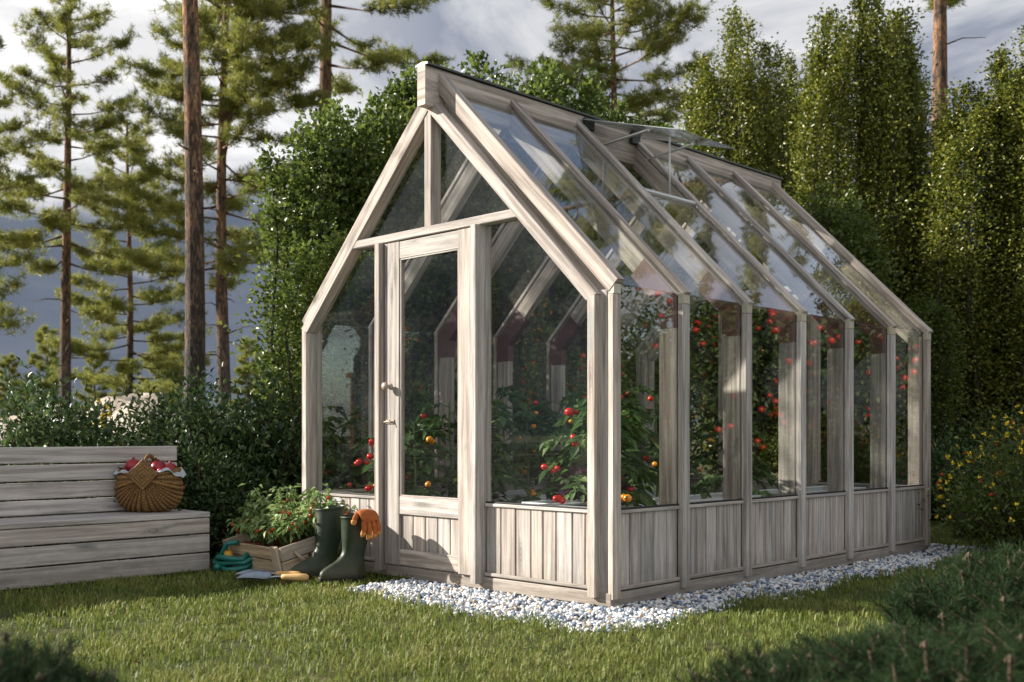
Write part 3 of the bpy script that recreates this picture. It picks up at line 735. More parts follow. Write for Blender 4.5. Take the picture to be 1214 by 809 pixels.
def column_tree(name, label, seed, H, RAD, leafm, nshoot, nleaf, lsize, group, base=.0, spread=.10, barkm=None, parts=True):
    """upright tree: many near-vertical leaders wrapped in leaves"""
    g = np.random.default_rng(seed); t = thing(name, label, "tree", (0, 0, 0), group)
    tr = MB(); lv = []
    tr.tube([(0, 0, -.05), (.02, .01, H * .2), (.0, .02, H * .5), (.01, 0, H * .86)], [RAD * .10 + .03, RAD * .085 + .02, RAD * .05 + .012, .008], 9)
    per = nleaf // nshoot
    for k in range(nshoot):
        a = 2 * math.pi * (k * .618 + g.uniform(-.08, .08)); rr = RAD * math.sqrt(g.uniform(.02, 1)); top = H * (1 - .13 * (rr / RAD) ** 2.4) * g.uniform(.86, 1.0)
        if k == 0: rr, top = 0, H * .97
        z0 = base + H * g.uniform(.02, .22); zs = max(z0 * .3, .05)
        c = np.array((math.cos(a), math.sin(a), 0))
        ctrl = [np.array((0, 0, zs)), c * rr * .55 + np.array((0, 0, z0 + (top - z0) * .14)), c * rr + np.array((0, 0, z0 + (top - z0) * .42)), c * rr * 1.0 + np.array((g.normal() * .05, g.normal() * .05, z0 + (top - z0) * .74)), c * rr * .80 + np.array((g.normal() * .05, g.normal() * .05, top))]
        tr.tube(ctrl, [.028, .022, .016, .010, .004], 6)
        n = int(per * (top - z0) / (H * .8)); u = g.uniform(.03, 1, n) ** .9 * 4; i = np.minimum(u.astype(int), 3); f = (u - i)[:, None]
        cc = np.array(ctrl); P = cc[i] * (1 - f) + cc[i + 1] * f
        sdv = (spread * (1.12 - .62 * (u / 4) ** 3))[:, None] * np.array((1, 1, .8)); off = g.normal(size=(n, 3)) * sdv
        # clumps along the shoot
        ph = np.sin(u * 9 + k) * .5 + .5; off *= (.55 + .75 * ph)[:, None]
        P = P + off; out = unit(off + c * .06 + 1e-4)
        A = unit(out + np.array((0, 0, .35)) + g.normal(size=(n, 3)) * .5); Nn = unit(out * .95 + np.array((0, 0, .35)) + g.normal(size=(n, 3)) * .42)
        keep = P[:, 2] > .03
        lv.append(leaves(P[keep], A[keep], Nn[keep], lsize, lsize * .72, g))
    V, F, q = merge(lv); raw_mesh("crown", V, F, leafm, t, rnd=q)
    ok = tr.build("trunk", barkm or GREYBARK, t)
    return t

def pine_tree(name, label, seed, H, cb, RAD, r0, group, nbr=46, needle=.13, fork=False, lean=0.0, dense=1.0, stubs=8, cat="tree", flat=.5):
    g = np.random.default_rng(seed); t = thing(name, label, cat, (0, 0, 0), group); tr = MB(); P_ = []; D_ = []
    def stem_at(z): u = max(z, 0.0) / H; return np.array((lean * H * u ** 1.6 + .04 * math.sin(u * 7 + seed), .05 * math.sin(u * 5 + seed * 2), z))
    hs = np.linspace(-.1, H, 14); tr.tube([stem_at(z) for z in hs], [r0 * (1 - .80 * max(z, 0) / H) + .006 for z in hs], 12)
    tops = [(lambda z: stem_at(z), cb, H)]
    if fork:
        fz = H * .52; fd = np.array((.30, .1, 0))
        f2 = lambda z: stem_at(z) + fd * min(1, (z - fz) / (H * .16)) * (1.0)
        zs2 = np.linspace(fz, H * .93, 8); tr.tube([f2(z) if z > fz else stem_at(fz) for z in zs2], [r0 * .45 * (1 - .8 * k / 7) + .006 for k in range(8)], 8); tops.append((f2, H * .6, H * .93))
    for fn, c0, c1 in tops:
        nb = nbr if fn is tops[0][0] else nbr // 2
        for k in range(nb):
            u = (k + g.uniform(0, 1)) / nb; z = c0 + (c1 - c0) * u
            a = k * 2.39996 + g.normal() * .35; ln = RAD * (1.02 - u) ** .62 * g.uniform(.55, 1.12) * (.55 + .45 * min(1, u * 5 + .35)) + .12
            rise = g.uniform(-.10, .28) + .55 * u ** 2 - .18 * (1 - u)
            d = np.array((math.cos(a), math.sin(a), rise)); b0 = fn(z)
            pts = [b0, b0 + d * ln * .35 + np.array((0, 0, -.02 * ln)), b0 + d * ln * .7 + np.array((0, 0, .02 * ln)), b0 + d * ln + np.array((0, 0, .14 * ln))]
            tr.tube(pts, [r0 * .16 * (1 - .6 * u) + .008, .014, .009, .004], 5)
            cc = np.array(pts); nt = max(5, int(ln * 20 * dense))
            for j in range(nt):
                s_ = g.uniform(.28, 1.02) * 3; i = min(int(s_), 2); q = cc[i] * (1 - (s_ - i)) + cc[i + 1] * (s_ - i)
                side = np.array((-math.sin(a), math.cos(a), 0)) * g.normal() * .8 + d * .7 + np.array((0, 0, .35 + g.normal() * .25))
                tl = g.uniform(.12, .42) * min(1, ln); tip = q + nrm(side) * tl
                if j % 2 == 0: tr.tube([q, tip], [.006, .003], 4, False)
                for e in np.linspace(.45, 1.05, 4): P_.append(q * (1 - e) + tip * e); D_.append(nrm(side))
    for k in range(stubs):
        z = g.uniform(H * .2, cb); a = g.uniform(0, 6.28); ln = g.uniform(.15, .6) * (1 if k % 3 else 1.9); b0 = stem_at(z); d = np.array((math.cos(a), math.sin(a), g.uniform(-.15, .25)))
        m_ = b0 + d * ln * .6 + np.array((0, 0, g.normal() * .03)); tr.tube([b0, m_, m_ + (d + np.array((g.normal() * .3, g.normal() * .3, -.3))) * ln * .4], [.016, .010, .004], 5)
    P = np.repeat(np.array(P_), 16, 0); D = np.repeat(np.array(D_), 16, 0); n = len(P)
    A = unit(D * .40 + unit(g.normal(size=(n, 3))) * .9 + np.array((0, 0, .25))); P = P + np.repeat(g.normal(size=(len(P_), 3)) * np.array((.05, .05, .03)), 16, 0) + g.normal(size=(n, 3)) * .02
    B = unit(np.cross(A, g.normal(size=(n, 3)))); l = (needle * g.uniform(.7, 1.2, n))[:, None]; w = needle * .10
    V = np.stack([P - B * w * .5, P + B * w * .5, P + A * l + B * w * .25], 1).reshape(-1, 3)
    rb = np.clip(np.repeat(g.random(len(P_)), 16) * .7 + g.random(n) * .4, 0, 1)
    raw_mesh("crown", V, np.arange(n * 3).reshape(-1, 3), PINELEAF, t, rnd=np.repeat(rb, 3))
    tr.build("trunk", PINEBARK, t); return t

def shrub(name, label, seed, RX, RY, H, leafm, nst, nleaf, lsize, group=None, cat="shrub", flowers=None, nf=0, fr=.012, aspect=.5, low=.08):
    g = np.random.default_rng(seed); t = thing(name, label, cat, (0, 0, 0), group); tr = MB(); lv = []; tips = []
    per = nleaf // nst
    for k in range(nst):
        a = k * 2.39996 + g.normal() * .3; q = math.sqrt((k + .5) / nst); r_ = q * g.uniform(.75, 1.05); top = H * (1 - .62 * q ** 2.2) * g.uniform(.72, 1.06)
        e = np.array((RX * r_ * math.cos(a), RY * r_ * math.sin(a), top)); b = e * np.array((.18, .18, 0)); mid = b * .4 + e * np.array((.55, .55, .55)); mid[2] += H * .06
        tr.tube([b, mid, e], [.012, .008, .003], 5); cc = np.array([b, mid, e]); tips.append(e)
        # side twigs carry the leaves
        n = per; u = g.uniform(.18, 1.04, n) ** .8 * 2; i = np.minimum(u.astype(int), 1); f = (u - i)[:, None]; P = cc[i] * (1 - f) + cc[i + 1] * f
        sd = min(RX, RY, H) * .17 * (1.25 - .45 * u / 2); off = g.normal(size=(n, 3)) * sd[:, None]; P = P + off; P[:, 2] = np.where(P[:, 2] < low * H, low * H + np.abs(P[:, 2] - low * H), P[:, 2])
        out = unit(off + nrm(e) * .05); A = unit(out * .8 + np.array((0, 0, .25)) + g.normal(size=(n, 3)) * .5); Nn = unit(np.array((0, 0, .75)) + out * .5 + g.normal(size=(n, 3)) * .45)
        lv.append(leaves(P, A, Nn, lsize, lsize * aspect, g))
    V, F, q = merge(lv); raw_mesh("foliage", V, F, leafm, t, rnd=q); tr.build("stem", TWIG, t)
    if flowers:
        tris = []; gi = V.reshape(-1, 4, 3)[:, 0]; r_ = gi - np.array((0, 0, H * .35)); sc = (r_ / np.array((RX, RY, H * .65))) ** 2; rad = sc.sum(1); cand = gi[(rad > .75) & (gi[:, 2] > H * .3)]
        if len(cand) > 4:
            for fm, cnt, fname in flowers:
                P = cand[g.integers(0, len(cand), cnt)]; k = 5; P = np.repeat(P, k, 0); n = len(P); D = unit(g.normal(size=(n, 3)) + np.array((0, 0, .5)))
                V, F, q = leaves(P, D, unit(g.normal(size=(n, 3))), fr * 1.5, fr * 1.2, g, .1, 0); raw_mesh(fname, V, F, fm, t)['kind'] = 'stuff'
    return t

# pines beyond the garden -------------------------------------------------
PG = "tall pines standing behind the garden"
def put(t, px, d, rot=0, s=1): place(t, spot(px, d, -.03), rot, s); return t
put(pine_tree("pine_tree", "tall slender pine furthest left with open tufted crown", 11, 10.3, 4.3, 1.96, .125, PG, 48, stubs=10), 80, 22)
put(pine_tree("pine_tree", "shorter bushy pine left of the thick grey trunk, its crown reaching low", 12, 8.3, 1.8, 1.96, .10, PG, 60, dense=1.15), 152, 26)
put(pine_tree("pine_tree", "nearest pine, thick grey cracked trunk with its crown above the picture", 13, 14.5, 9.2, 1.9, .128, PG, 44, stubs=16), 225, 13)
put(pine_tree("pine_tree", "forked pine with wide golden green crown right of the thick grey trunk", 14, 11.2, 3.6, 2.07, .135, PG, 66, fork=True, dense=1.1, stubs=12), 266, 20)
put(pine_tree("pine_tree", "orange barked pine rising behind the hedge left of the greenhouse ridge", 15, 15.5, 8.3, 2.7, .20, PG, 48, stubs=8), 384, 22)
put(pine_tree("pine_tree", "pine with a broad crown standing above the middle of the greenhouse ridge", 16, 10.1, 6.4, 1.96, .11, PG, 44, stubs=3), 728, 20)
put(pine_tree("pine_tree", "orange trunked pine rising between the column trees at the right", 17, 13.5, 8.0, 2.35, .17, PG, 46, stubs=9), 1113, 17)
put(pine_tree("pine_tree", "pine at the left edge, only its right branches in the picture", 18, 9.0, 2.2, 1.7, .12, PG, 50), -62, 19)
SG = "small pines in the distance"
sp = put(pine_tree("young_pine", "small distant pine left of the slender tall trunk", 21, 5.1, .9, 1.0, .08, SG, 40, .20, stubs=0, cat="tree"), 54, 45)
for px, d, s, lab in ((186, 47, 1.0, "small distant pine right of the bushy pine trunk"), (295, 46, .93, "small distant pine beside the hedge tree at left of the greenhouse"), (112, 48, .84, "small distant pine between the two left trunks"), (10, 45, .78, "small distant pine at the left edge above the hedge"), (206, 52, .95, "small distant pine half behind the thick grey trunk"), (330, 50, .9, "small distant pine hidden mostly by the hedge tree left of the greenhouse"), (150, 55, .9, "small distant pine standing behind the bushy pine's trunk")):
    copy_thing(sp, lab, spot(px, d, -.03), px * .1, s)

# granite outcrop
def boulder(label, loc, ax, seed):
    g = np.random.default_rng(seed); m = MB(); n = 40
    m.ball((0, 0, 0), (1, 1, 1), 48, 28, .5)
    def f(p):
        p = np.array(p); k = 1 + .22 * mnoise.fractal(tuple(p * 1.3 + seed), .8, 2.1, 5) ; return p * k * np.array(ax)
    m.transform(f); o = m.build("granite_boulder", ROCK); o.location = loc; tag(o, label, "rock", "granite boulders beyond the hedge")
boulder("pale granite boulder behind the hedge left of the thick grey pine trunk", spot(190, 17, -.3), (2.0, 1.7, 1.72), 3)
boulder("long low granite boulder behind the hedge at the far left", spot(60, 17.5, -.3), (2.5, 2.0, 1.35), 5)
boulder("granite boulder behind the hedge right of the thick grey pine trunk", spot(285, 18.5, -.3), (2.2, 2.0, 1.4), 8)

# hedge trees along the left side and behind the greenhouse
HG = "dense leafy hedge trees behind the greenhouse"
h1 = column_tree("hedge_tree", "", 31, 4.0, .58, HEDGELEAF, 17, 26000, .056, HG, spread=.13)
h2 = column_tree("hedge_tree", "", 32, 4.0, .60, HEDGELEAF, 16, 26000, .056, HG, spread=.14)
spots_h = [(-3.9, 1.30, 3.45, "hedge tree with rounded top close by the left wall of the greenhouse"), (-4.05, 1.95, 3.85, "hedge tree left of the greenhouse ridge, second in the row from the front"), (-4.1, 2.6, 4.15, "hedge tree whose top shows just left of the ridge end"),
    (-4.1, 3.15, 4.35, "hedge tree whose leafy tip shows over the front end of the ridge"), (-4.1, 4.0, 4.55, "hedge tree with its tip over the ridge left of the middle pine"), (-4.15, 4.85, 4.55, "hedge tree with its tip over the ridge below the middle pine"),
    (-3.25, .95, 2.3, "lower hedge tree at the left corner of the greenhouse"), (-4.15, 5.7, 4.2, "hedge tree behind the open roof vent"), (-3.3, 6.4, 3.6, "hedge tree seen through the glass behind the far gable"), (-2.2, 6.2, 3.4, "hedge tree behind the far gable of the greenhouse"), (-1.5, 6.6, 2.2, "hedge tree behind the far right corner of the greenhouse")]
for k, (x, y, h, lab) in enumerate(spots_h):
    if k == 0: place(h1, (x, y, -.02), .4, h / 4.0); h1['label'] = lab
    elif k == 1: place(h2, (x, y, -.02), 1.4, h / 4.0); h2['label'] = lab
    else: copy_thing((h1, h2)[k % 2], lab, (x, y, -.02), k * 1.7, (h / 4.0 * (1 if h > 3 else 1.2), h / 4.0 * (1 if h > 3 else 1.2), h / 4.0))
bt = column_tree("bright_tree", "bright yellow green leafy tree showing above the roof vent", 33, 4.5, .70, BRIGHTLEAF, 14, 15000, .065, None, spread=.2); place(bt, spot(782, 13.0, -.02))

# column trees at the right
CG = "tall column shaped trees behind the greenhouse at right"
c1 = column_tree("column_tree", "tall column tree right of the roof vent with sunlit left flank", 41, 6.5, .72, POPLARLEAF, 20, 76000, .044, CG, spread=.118); place(c1, spot(872, 14.2, -.02), .3)
c2 = column_tree("column_tree", "tallest column tree with twin tips over the far end of the roof", 42, 6.2, .74, POPLARLEAF, 21, 80000, .043, CG, spread=.115); place(c2, spot(1020, 12.2, -.02), 1.1, (1, 1, 1.0))
for (px, d, rot, s, src, lab) in ((935, 15.2, 2.0, (.9, .9, 1.02), c2, "darker column tree between the two tallest ones"), (1066, 12.8, 4.1, (.75, .75, .90), c1, "column tree joined to the right side of the tallest one"), (1185, 11.4, .9, (1.05, 1.05, .81), c2, "column tree at the right edge over the yellow flowering shrub"),
    (1125, 13.2, 3.3, (1.0, 1.0, .52), c1, "lower dark column tree below the orange pine trunk"), (1262, 12.0, 5.0, (1, 1, .86), c1, "column tree cut off by the right edge"), (985, 14.5, 2.9, (.9, .9, .70), c1, "shorter column tree half behind the tallest one")):
    copy_thing(src, lab, spot(px, d, -.02), rot, s)

# low shrubs
LG = "low glossy shrubs behind the bench"
s1 = shrub("hedge_shrub", "", 51, .62, .55, 1.12, SHRUBLEAF, 34, 7500, .052, LG)
s2 = shrub("hedge_shrub", "", 52, .58, .60, 1.12, SHRUBLEAF, 30, 7200, .055, LG)
sh = [(-3.55, -.15, 1.15, "glossy shrub left of the greenhouse corner behind the crate"), (-3.75, -.95, 1.12, "glossy shrub behind the basket end of the bench"), (-3.8, -1.75, .98, "glossy shrub behind the bench at the left edge"), (-3.3, .35, 1.15, "glossy shrub touching the left wall of the greenhouse"), (-4.6, -.35, .98, "glossy shrub in the back row below the thick grey trunk"), (-4.8, -1.25, .92, "glossy shrub in the back row below the slender pine"),
      (-3.05, -.28, .78, "low glossy shrub in front of the hedge beside the crate"), (-3.9, -2.6, 1.1, "glossy shrub behind the bench outside the left edge"), (-4.5, .5, 1.15, "glossy shrub in the back row beside the hedge trees"), (-5.2, -2.2, 1.0, "glossy shrub in the back row at the far left"), (-3.15, -.75, .75, "low glossy shrub squeezed behind the bench end")]
for k, (x, y, h, lab) in enumerate(sh):
    if k == 0: place(s1, (x, y, -.02), .2, h / 1.12); s1['label'] = lab
    elif k == 1: place(s2, (x, y, -.02), 1.2, h / 1.12); s2['label'] = lab
    else: copy_thing((s1, s2)[k % 2], lab, (x, y, -.02), k * 1.3, h / 1.12)
yb = shrub("flowering_shrub", "yellow flowering shrub in the hedge below the thick grey pine trunk", 53, .42, .42, 1.1, SHRUBLEAF, 18, 2600, .05, None, flowers=[(YELLOWFLOWER, 130, "blossom")], fr=.016); place(yb, (-4.05, -.55, -.02))
ro = shrub("flowering_shrub", "shrub with yellow and red flowers beside the far end of the gravel", 54, .60, .62, .84, HEDGELEAF, 34, 9000, .036, None, flowers=[(YELLOWFLOWER, 210, "blossom"), (REDFLOWER, 40, "red_blossom")], fr=.013); place(ro, (.62, 3.45, -.02), 0, 1.0)
sm = shrub("flower_clump", "small clump with dark red flowers behind the far corner of the greenhouse", 55, .22, .22, .30, SHRUBLEAF, 14, 1200, .035, None, flowers=[(REDFLOWER, 16, "red_blossom")], fr=.018); place(sm, (-.05, 4.35, -.02))
us = shrub("hedge_shrub", "dark shrub in the shade under the right hand column trees", 56, .8, .7, .9, SHRUBLEAF, 30, 6500, .05, LG); place(us, spot(1190, 9.8, -.02))
copy_thing(us, "dark shrub behind the far right corner of the greenhouse", spot(1105, 9.6, -.02), 2.0, .8)

rb_ = shrub("berry_shrub", "tall shrub with orange berries in the middle of the left greenhouse wall, outside", 57, .38, .55, 1.9, BRIGHTLEAF, 26, 5200, .045, "berry shrubs along the left greenhouse wall", flowers=[(PEPPER, 150, "berries")], fr=.016); place(rb_, (-3.15, 2.1, -.02))
copy_thing(rb_, "shrub with orange berries behind the door pane, outside the left wall", (-3.1, 1.25, -.02), 2.1, (1, 1, .9))
copy_thing(rb_, "shrub with orange berries seen through the front right pane, outside the left wall", (-3.15, 3.0, -.02), 4.0, (1.05, 1.05, 1.05))

# apple tree and red-brown wall that the side panes mirror
def apple_tree(label, loc, seed):
    g = np.random.default_rng(seed); t = thing("apple_tree", label, "tree", (0, 0, 0)); tr = MB(); lv = []; hang = []; more = []
    tr.tube([(0, 0, -.05), (.03, .02, .5), (0, .05, 1.0)], [.09, .075, .06], 9)
    for k in range(16):
        a = k * 2.4; ln = g.uniform(.9, 1.55); el = g.uniform(.12, 1.1); d = np.array((math.cos(a) * math.cos(el), math.sin(a) * math.cos(el), math.sin(el))); b = np.array((0, .05, g.uniform(.6, 1.1)))
        pts = [b, b + d * ln * .4, b + d * ln * .75 + np.array((0, 0, -.05)), b + d * ln + np.array((0, 0, -.16))]; tr.tube(pts, [.035, .024, .015, .005], 6); cc = np.array(pts)
        n = 1050; u = g.uniform(.2, 1.05, n) * 3; i = np.minimum(u.astype(int), 2); f = (u - i)[:, None]; P = cc[i] * (1 - f) + cc[i + 1] * f; off = g.normal(size=(n, 3)) * .15; P = P + off
        lv.append(leaves(P, unit(off + g.normal(size=(n, 3)) * .1 - np.array((0, 0, .05))), unit(np.array((0, 0, .6)) + g.normal(size=(n, 3)) * .6), .055, .032, g)); vis = P[P[:, 0] < (.25 if a % 6.283 < 1.5 or a % 6.283 > 4.7 else .6)]; vis = vis if len(vis) > 6 else P; vis = vis[np.argsort(vis[:, 0] + g.normal(size=len(vis)) * .25)][:max(12, len(vis) // 3)]; hang += list(vis[g.integers(0, len(vis), 6)] - np.array((.07, .02, .04))); more += list(vis[g.integers(0, len(vis), 13)] - np.array((.06, .02, .04)))
    V, F, q = merge(lv); raw_mesh("crown", V, F, APPLELEAF, t, rnd=q); tr.build("trunk", GREYBARK, t)
    m = MB(); m.ball((0, 0, 0), (.029, .029, .027), 12, 8, None, lambda d: 1 - .14 * max(0, abs(d[2]) - .75)); a0 = m.build("apple", APPLE, t)
    for k, p in enumerate(hang):
        a_ = a0 if k == 0 else a0.copy()
        if k: COL.objects.link(a_); a_.parent = t
        a_.location = p; a_.rotation_euler = (g.normal() * .3, g.normal() * .3, g.uniform(0, 6)); s = g.uniform(.8, 1.15); a_.scale = (s, s, s)
    m = MB()
    for p in more: m.ball(p, (.028, .028, .026), 8, 6)
    m.build("apples", APPLE, t)['kind'] = 'stuff'
    t.location = loc; t.scale = (1.4, 1.4, 1.4); return t
apple_tree("apple tree laden with red apples, mirrored in the nearer side panes", (3.1, 7.3, -.02), 61)
apple_tree("apple tree laden with red apples, mirrored in the farthest side panes", (4.0, 10.3, -.02), 62)
apple_tree("apple tree laden with red apples, mirrored between the other two", (2.5, 9.0, -.02), 63)
apple_tree("apple tree laden with red apples, mirrored in the second side pane", (4.6, 7.6, -.02), 64)
gs = shrub("garden_shrub", "yellow green shrub mirrored low in the far side panes", 58, .7, .7, 1.0, BRIGHTLEAF, 26, 5200, .05, "shrubs mirrored in the side panes"); place(gs, (2.1, 8.3, -.02))
copy_thing(gs, "yellow green shrub mirrored low in the middle side panes", (2.5, 6.0, -.02), 2.0, .8)
m = MB(); m.box((6.1, 7.0, -.05), (6.4, 15.0, 1.7), .03, 1); m.box((6.05, 6.95, 1.7), (6.45, 15.05, 1.78), .01, 1)
tag(m.build("garden_wall", EARTHWALL), "low red brown garden wall mirrored in the side panes", "wall")

# dwarf pines close to the camera, out of focus
def dwarf_pine(name, label, seed, RX, H, nsh, group):
    g = np.random.default_rng(seed); t = thing(name, label, "shrub", (0, 0, 0), group); tr = MB(); bd = MB(); P_ = []; D_ = []
    for k in range(nsh):
        a = k * 2.39996; q = math.sqrt((k + .5) / nsh); r_ = RX * q * g.uniform(.85, 1.08); top = H * (1 - .42 * q ** 2.5) * g.uniform(.78, 1.10); b = np.array((r_ * .35 * math.cos(a), r_ * .35 * math.sin(a), 0))
        e = np.array((r_ * math.cos(a), r_ * math.sin(a), top)); m_ = np.array((r_ * .9 * math.cos(a), r_ * .9 * math.sin(a), top * .5)); tr.tube([b, m_, e], [.010, .008, .004], 6)
        for s in np.linspace(0, 1, 46): 
            q2 = m_ * (1 - s) + e * s; P_.append(q2); D_.append(nrm(e - m_))
        for s in np.linspace(.3, 1, 24): P_.append(b * (1 - s) + m_ * s); D_.append(nrm(m_ - b))
        for s in range(4):
            a2 = g.uniform(0, 6.28); q0 = m_ * .5 + e * .5 if s else m_; sd = np.array((math.cos(a2), math.sin(a2), .9)) * g.uniform(.07, .13); tr.tube([q0, q0 + sd], [.005, .003], 5)
            for w in np.linspace(0, 1, 20): P_.append(q0 + sd * w); D_.append(nrm(sd))
            if s == 0 and k % 5 == 0: bd.ball(q0 + sd * 1.04, (.004, .004, .008), 6, 5)
        if k % 4 == 0: bd.ball(e + nrm(e - m_) * .008, (.006, .006, .011), 6, 5)
        for s in range(5 if k % 4 == 0 else 0): bd.ball(e + np.array((math.cos(s * 1.26) * .008, math.sin(s * 1.26) * .008, .004)), (.0035, .0035, .007), 5, 4)
    P = np.repeat(np.array(P_), 9, 0); D = np.repeat(np.array(D_), 9, 0); n = len(P); A = unit(D * .75 + unit(g.normal(size=(n, 3))) * .8); B = unit(np.cross(A, g.normal(size=(n, 3))))
    l = g.uniform(.038, .066, n)[:, None]; w = .0012
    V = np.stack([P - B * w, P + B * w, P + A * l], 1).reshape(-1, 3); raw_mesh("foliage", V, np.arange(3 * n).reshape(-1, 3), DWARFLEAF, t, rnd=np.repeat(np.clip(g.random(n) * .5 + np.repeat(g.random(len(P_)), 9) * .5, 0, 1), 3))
    tr.build("stem", TWIG, t); bd.build("bud", BUD, t)['kind'] = 'stuff'; return t
DG = "dwarf pines at the front of the garden"
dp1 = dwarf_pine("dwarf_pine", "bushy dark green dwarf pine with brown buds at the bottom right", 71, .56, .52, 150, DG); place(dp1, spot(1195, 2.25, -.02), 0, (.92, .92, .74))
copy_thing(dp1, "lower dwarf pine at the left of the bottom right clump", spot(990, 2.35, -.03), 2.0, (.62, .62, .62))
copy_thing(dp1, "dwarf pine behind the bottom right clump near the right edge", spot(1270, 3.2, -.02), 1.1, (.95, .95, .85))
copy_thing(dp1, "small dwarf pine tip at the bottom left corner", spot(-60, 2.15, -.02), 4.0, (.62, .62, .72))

# unseen tree added on the sunny side, crown shaped to shade the far bays
st_ = column_tree("shade_tree", "unseen leafy tree added to cast shade, its high crown outside the left edge of the picture", 44, 8.4, .95, HEDGELEAF, 18, 24000, .085, None, base=3.4, spread=.22); place(st_, (-7.28, -2.65, -.02))

# ------------------------------------------------------------------ bench
bx0, bx1, by0, by1 = -2.86, -2.48, -3.0, -.56
bench = thing("garden_bench", "long grey plank bench with a plank back standing before the hedge", "bench", (-2.66, -1.75, 0))
def hplank(parent, name, x0, x1, z0, z1, ya=by0, yb=by1):
    m = MB(); m.box((x0, ya, z0), (x1, yb, z1), .004, 1); return m.build(name, BENCHWOOD, parent)
for z0, z1 in ((.0, .098), (.106, .205), (.213, .298)): hplank(bench, "front_plank", bx1 - .024, bx1, z0, z1)
hplank(bench, "seat_plank", bx1 - .125, bx1 + .003, .302, .331, by0, by1 + .002)
hplank(bench, "seat_plank", bx1 - .250, bx1 - .129, .302, .330, by0, by1 + .001)
hplank(bench, "seat_plank", bx0 + .002, bx1 - .254, .302, .331, by0, by1)
for z0, z1 in ((.336, .415), (.424, .512), (.521, .608), (.617, .705)): hplank(bench, "back_plank", bx0 - .026, bx0, z0, z1, by0, by1 + .002)
for k, z0 in enumerate((.0, .106, .213)):
    m = MB(); m.box((bx0, by1 - .026, z0), (bx1 - .026, by1 - .002, (.098, .205, .298)[k]), .004, 0); m.build("side_plank", BENCHWOOD, bench)
for y in (by1 - .08, -1.6, by0 + .1):
    m = MB(); m.box((bx0 - .068, y - .03, 0), (bx0 - .028, y + .03, .69), .003, 2); m.build("back_post", BENCHWOOD, bench)
    m = MB(); m.box((bx0 + .01, y - .025, .02), (bx1 - .026, y + .015, .300), .003, 0); m.build("seat_bearer", BENCHWOOD, bench)

# ------------------------------------------------------------------ basket of fruit
BKL = (-2.735, -.795, .3315); BKR = R(48)
bk = thing("wicker_basket", "round brown wicker basket with a lozenge front standing on the bench seat", "basket", BKL)
def bk_world(p):
    c, s_ = math.cos(BKR), math.sin(BKR); return (BKL[0] + p[0] * c - p[1] * s_, BKL[1] + p[0] * s_ + p[1] * c, BKL[2] + p[2])
nlon, nlat = 300, 120; ax, ay, az, z0 = .176, .130, .200, .196
def bk_surf(lon, lat, k=1.0):
    # poles front and back; lon runs under the belly from one rim to the other
    cx_, sx_ = math.cos(lon), math.sin(lon); q = math.sin(lat) ** .85
    x = ax * k * math.copysign(abs(cx_) ** .72, cx_) * q; z = z0 + az * k * math.copysign(abs(sx_) ** .85, sx_) * q; y = -ay * k * math.cos(lat)
    x *= 1 + .26 * max(0, -sx_) * abs(cx_) ** .5 ; z = max(z, .003 + .012 * (1 - abs(cx_)) * 0)
    return x, y, z
def bk_mesh(inner):
    m = MB(); V = []; rn = []
    for i in range(nlon + 1):
        lon = math.pi + R(-14) + (math.pi + R(28)) * i / nlon
        for j in range(nlat + 1):
            lat = R(3) + (math.pi - R(6)) * j / nlat
            rib = abs(math.sin(i * math.pi / 12)) ; wv = math.sin(j * math.pi / 2.0) * (1 if (i // 12) % 2 else -1)
            h = .006 * (rib - .5) + .0035 * wv * (1 if j % 2 else 0)
            k = (1 + h / .16) if not inner else .93
            V.append(bk_surf(lon, lat, k)); rn.append(.25 + .75 * rib * (.72 + .28 * (1 if (j % 4) < 2 else 0)))
    F = []
    for i in range(nlon):
        for j in range(nlat):
            a = i * (nlat + 1) + j; f = (a, a + nlat + 1, a + nlat + 2, a + 1); F.append(f if not inner else f[::-1])
    m.add(V, F, None, rn, True); m.transform(bk_world); return m
bk_mesh(False).build("body", WICKER, bk); bk_mesh(True).build("lining", WICKER, bk)
m = MB()   # rim and carrying hoop
for s_ in (1, -1):
    pts = [bk_surf(math.pi / 2 - s_ * (math.pi / 2 + R(14)) + 0, R(3) + (math.pi - R(6)) * k / 24, 1.02) for k in range(25)]
    m.tube(pts, .010, 8, rnd=.8)
m.transform(bk_world); m.build("rim", WICKER, bk)
m = MB(); pts = [(0, -ay * 1.03 * math.cos(math.pi * k / 24), z0 + .02 + .105 * math.sin(math.pi * k / 24)) for k in range(25)]
m.tube(pts, .013, 10, rnd=.8, squash=.6); m.transform(bk_world); m.build("hoop", WICKER, bk)
for sgn in (-1, 1):
    m = MB(); V = []; F = []; rn = []; n = 13
    for k in range(n):
        r_ = .085 * (1 - k / n)
        for a in range(4):
            aa = math.pi / 2 * a; off = .010 * math.sin(k * 1.9) * .35 + .02 * (k / n)
            V.append((r_ * math.cos(aa), sgn * (ay * 1.0 + .012 + off * .6) , z0 + .022 + r_ * math.sin(aa) * 1.05)); rn.append(.45 + .55 * (k % 2))
    for k in range(n - 1):
        for a in range(4): F.append((k * 4 + a, k * 4 + (a + 1) % 4, (k + 1) * 4 + (a + 1) % 4, (k + 1) * 4 + a))
    F.append(tuple(range(4 * (n - 1), 4 * n)))
    b0 = len(V); V += [(v[0], v[1] - sgn * .014, v[2]) for v in V[:4]]; rn += [.5] * 4; F += [(a, b0 + a, b0 + (a + 1) % 4, (a + 1) % 4) for a in range(4)]
    m.add(V, F, None, rn); m.transform(bk_world); m.build("lozenge", WICKER, bk)
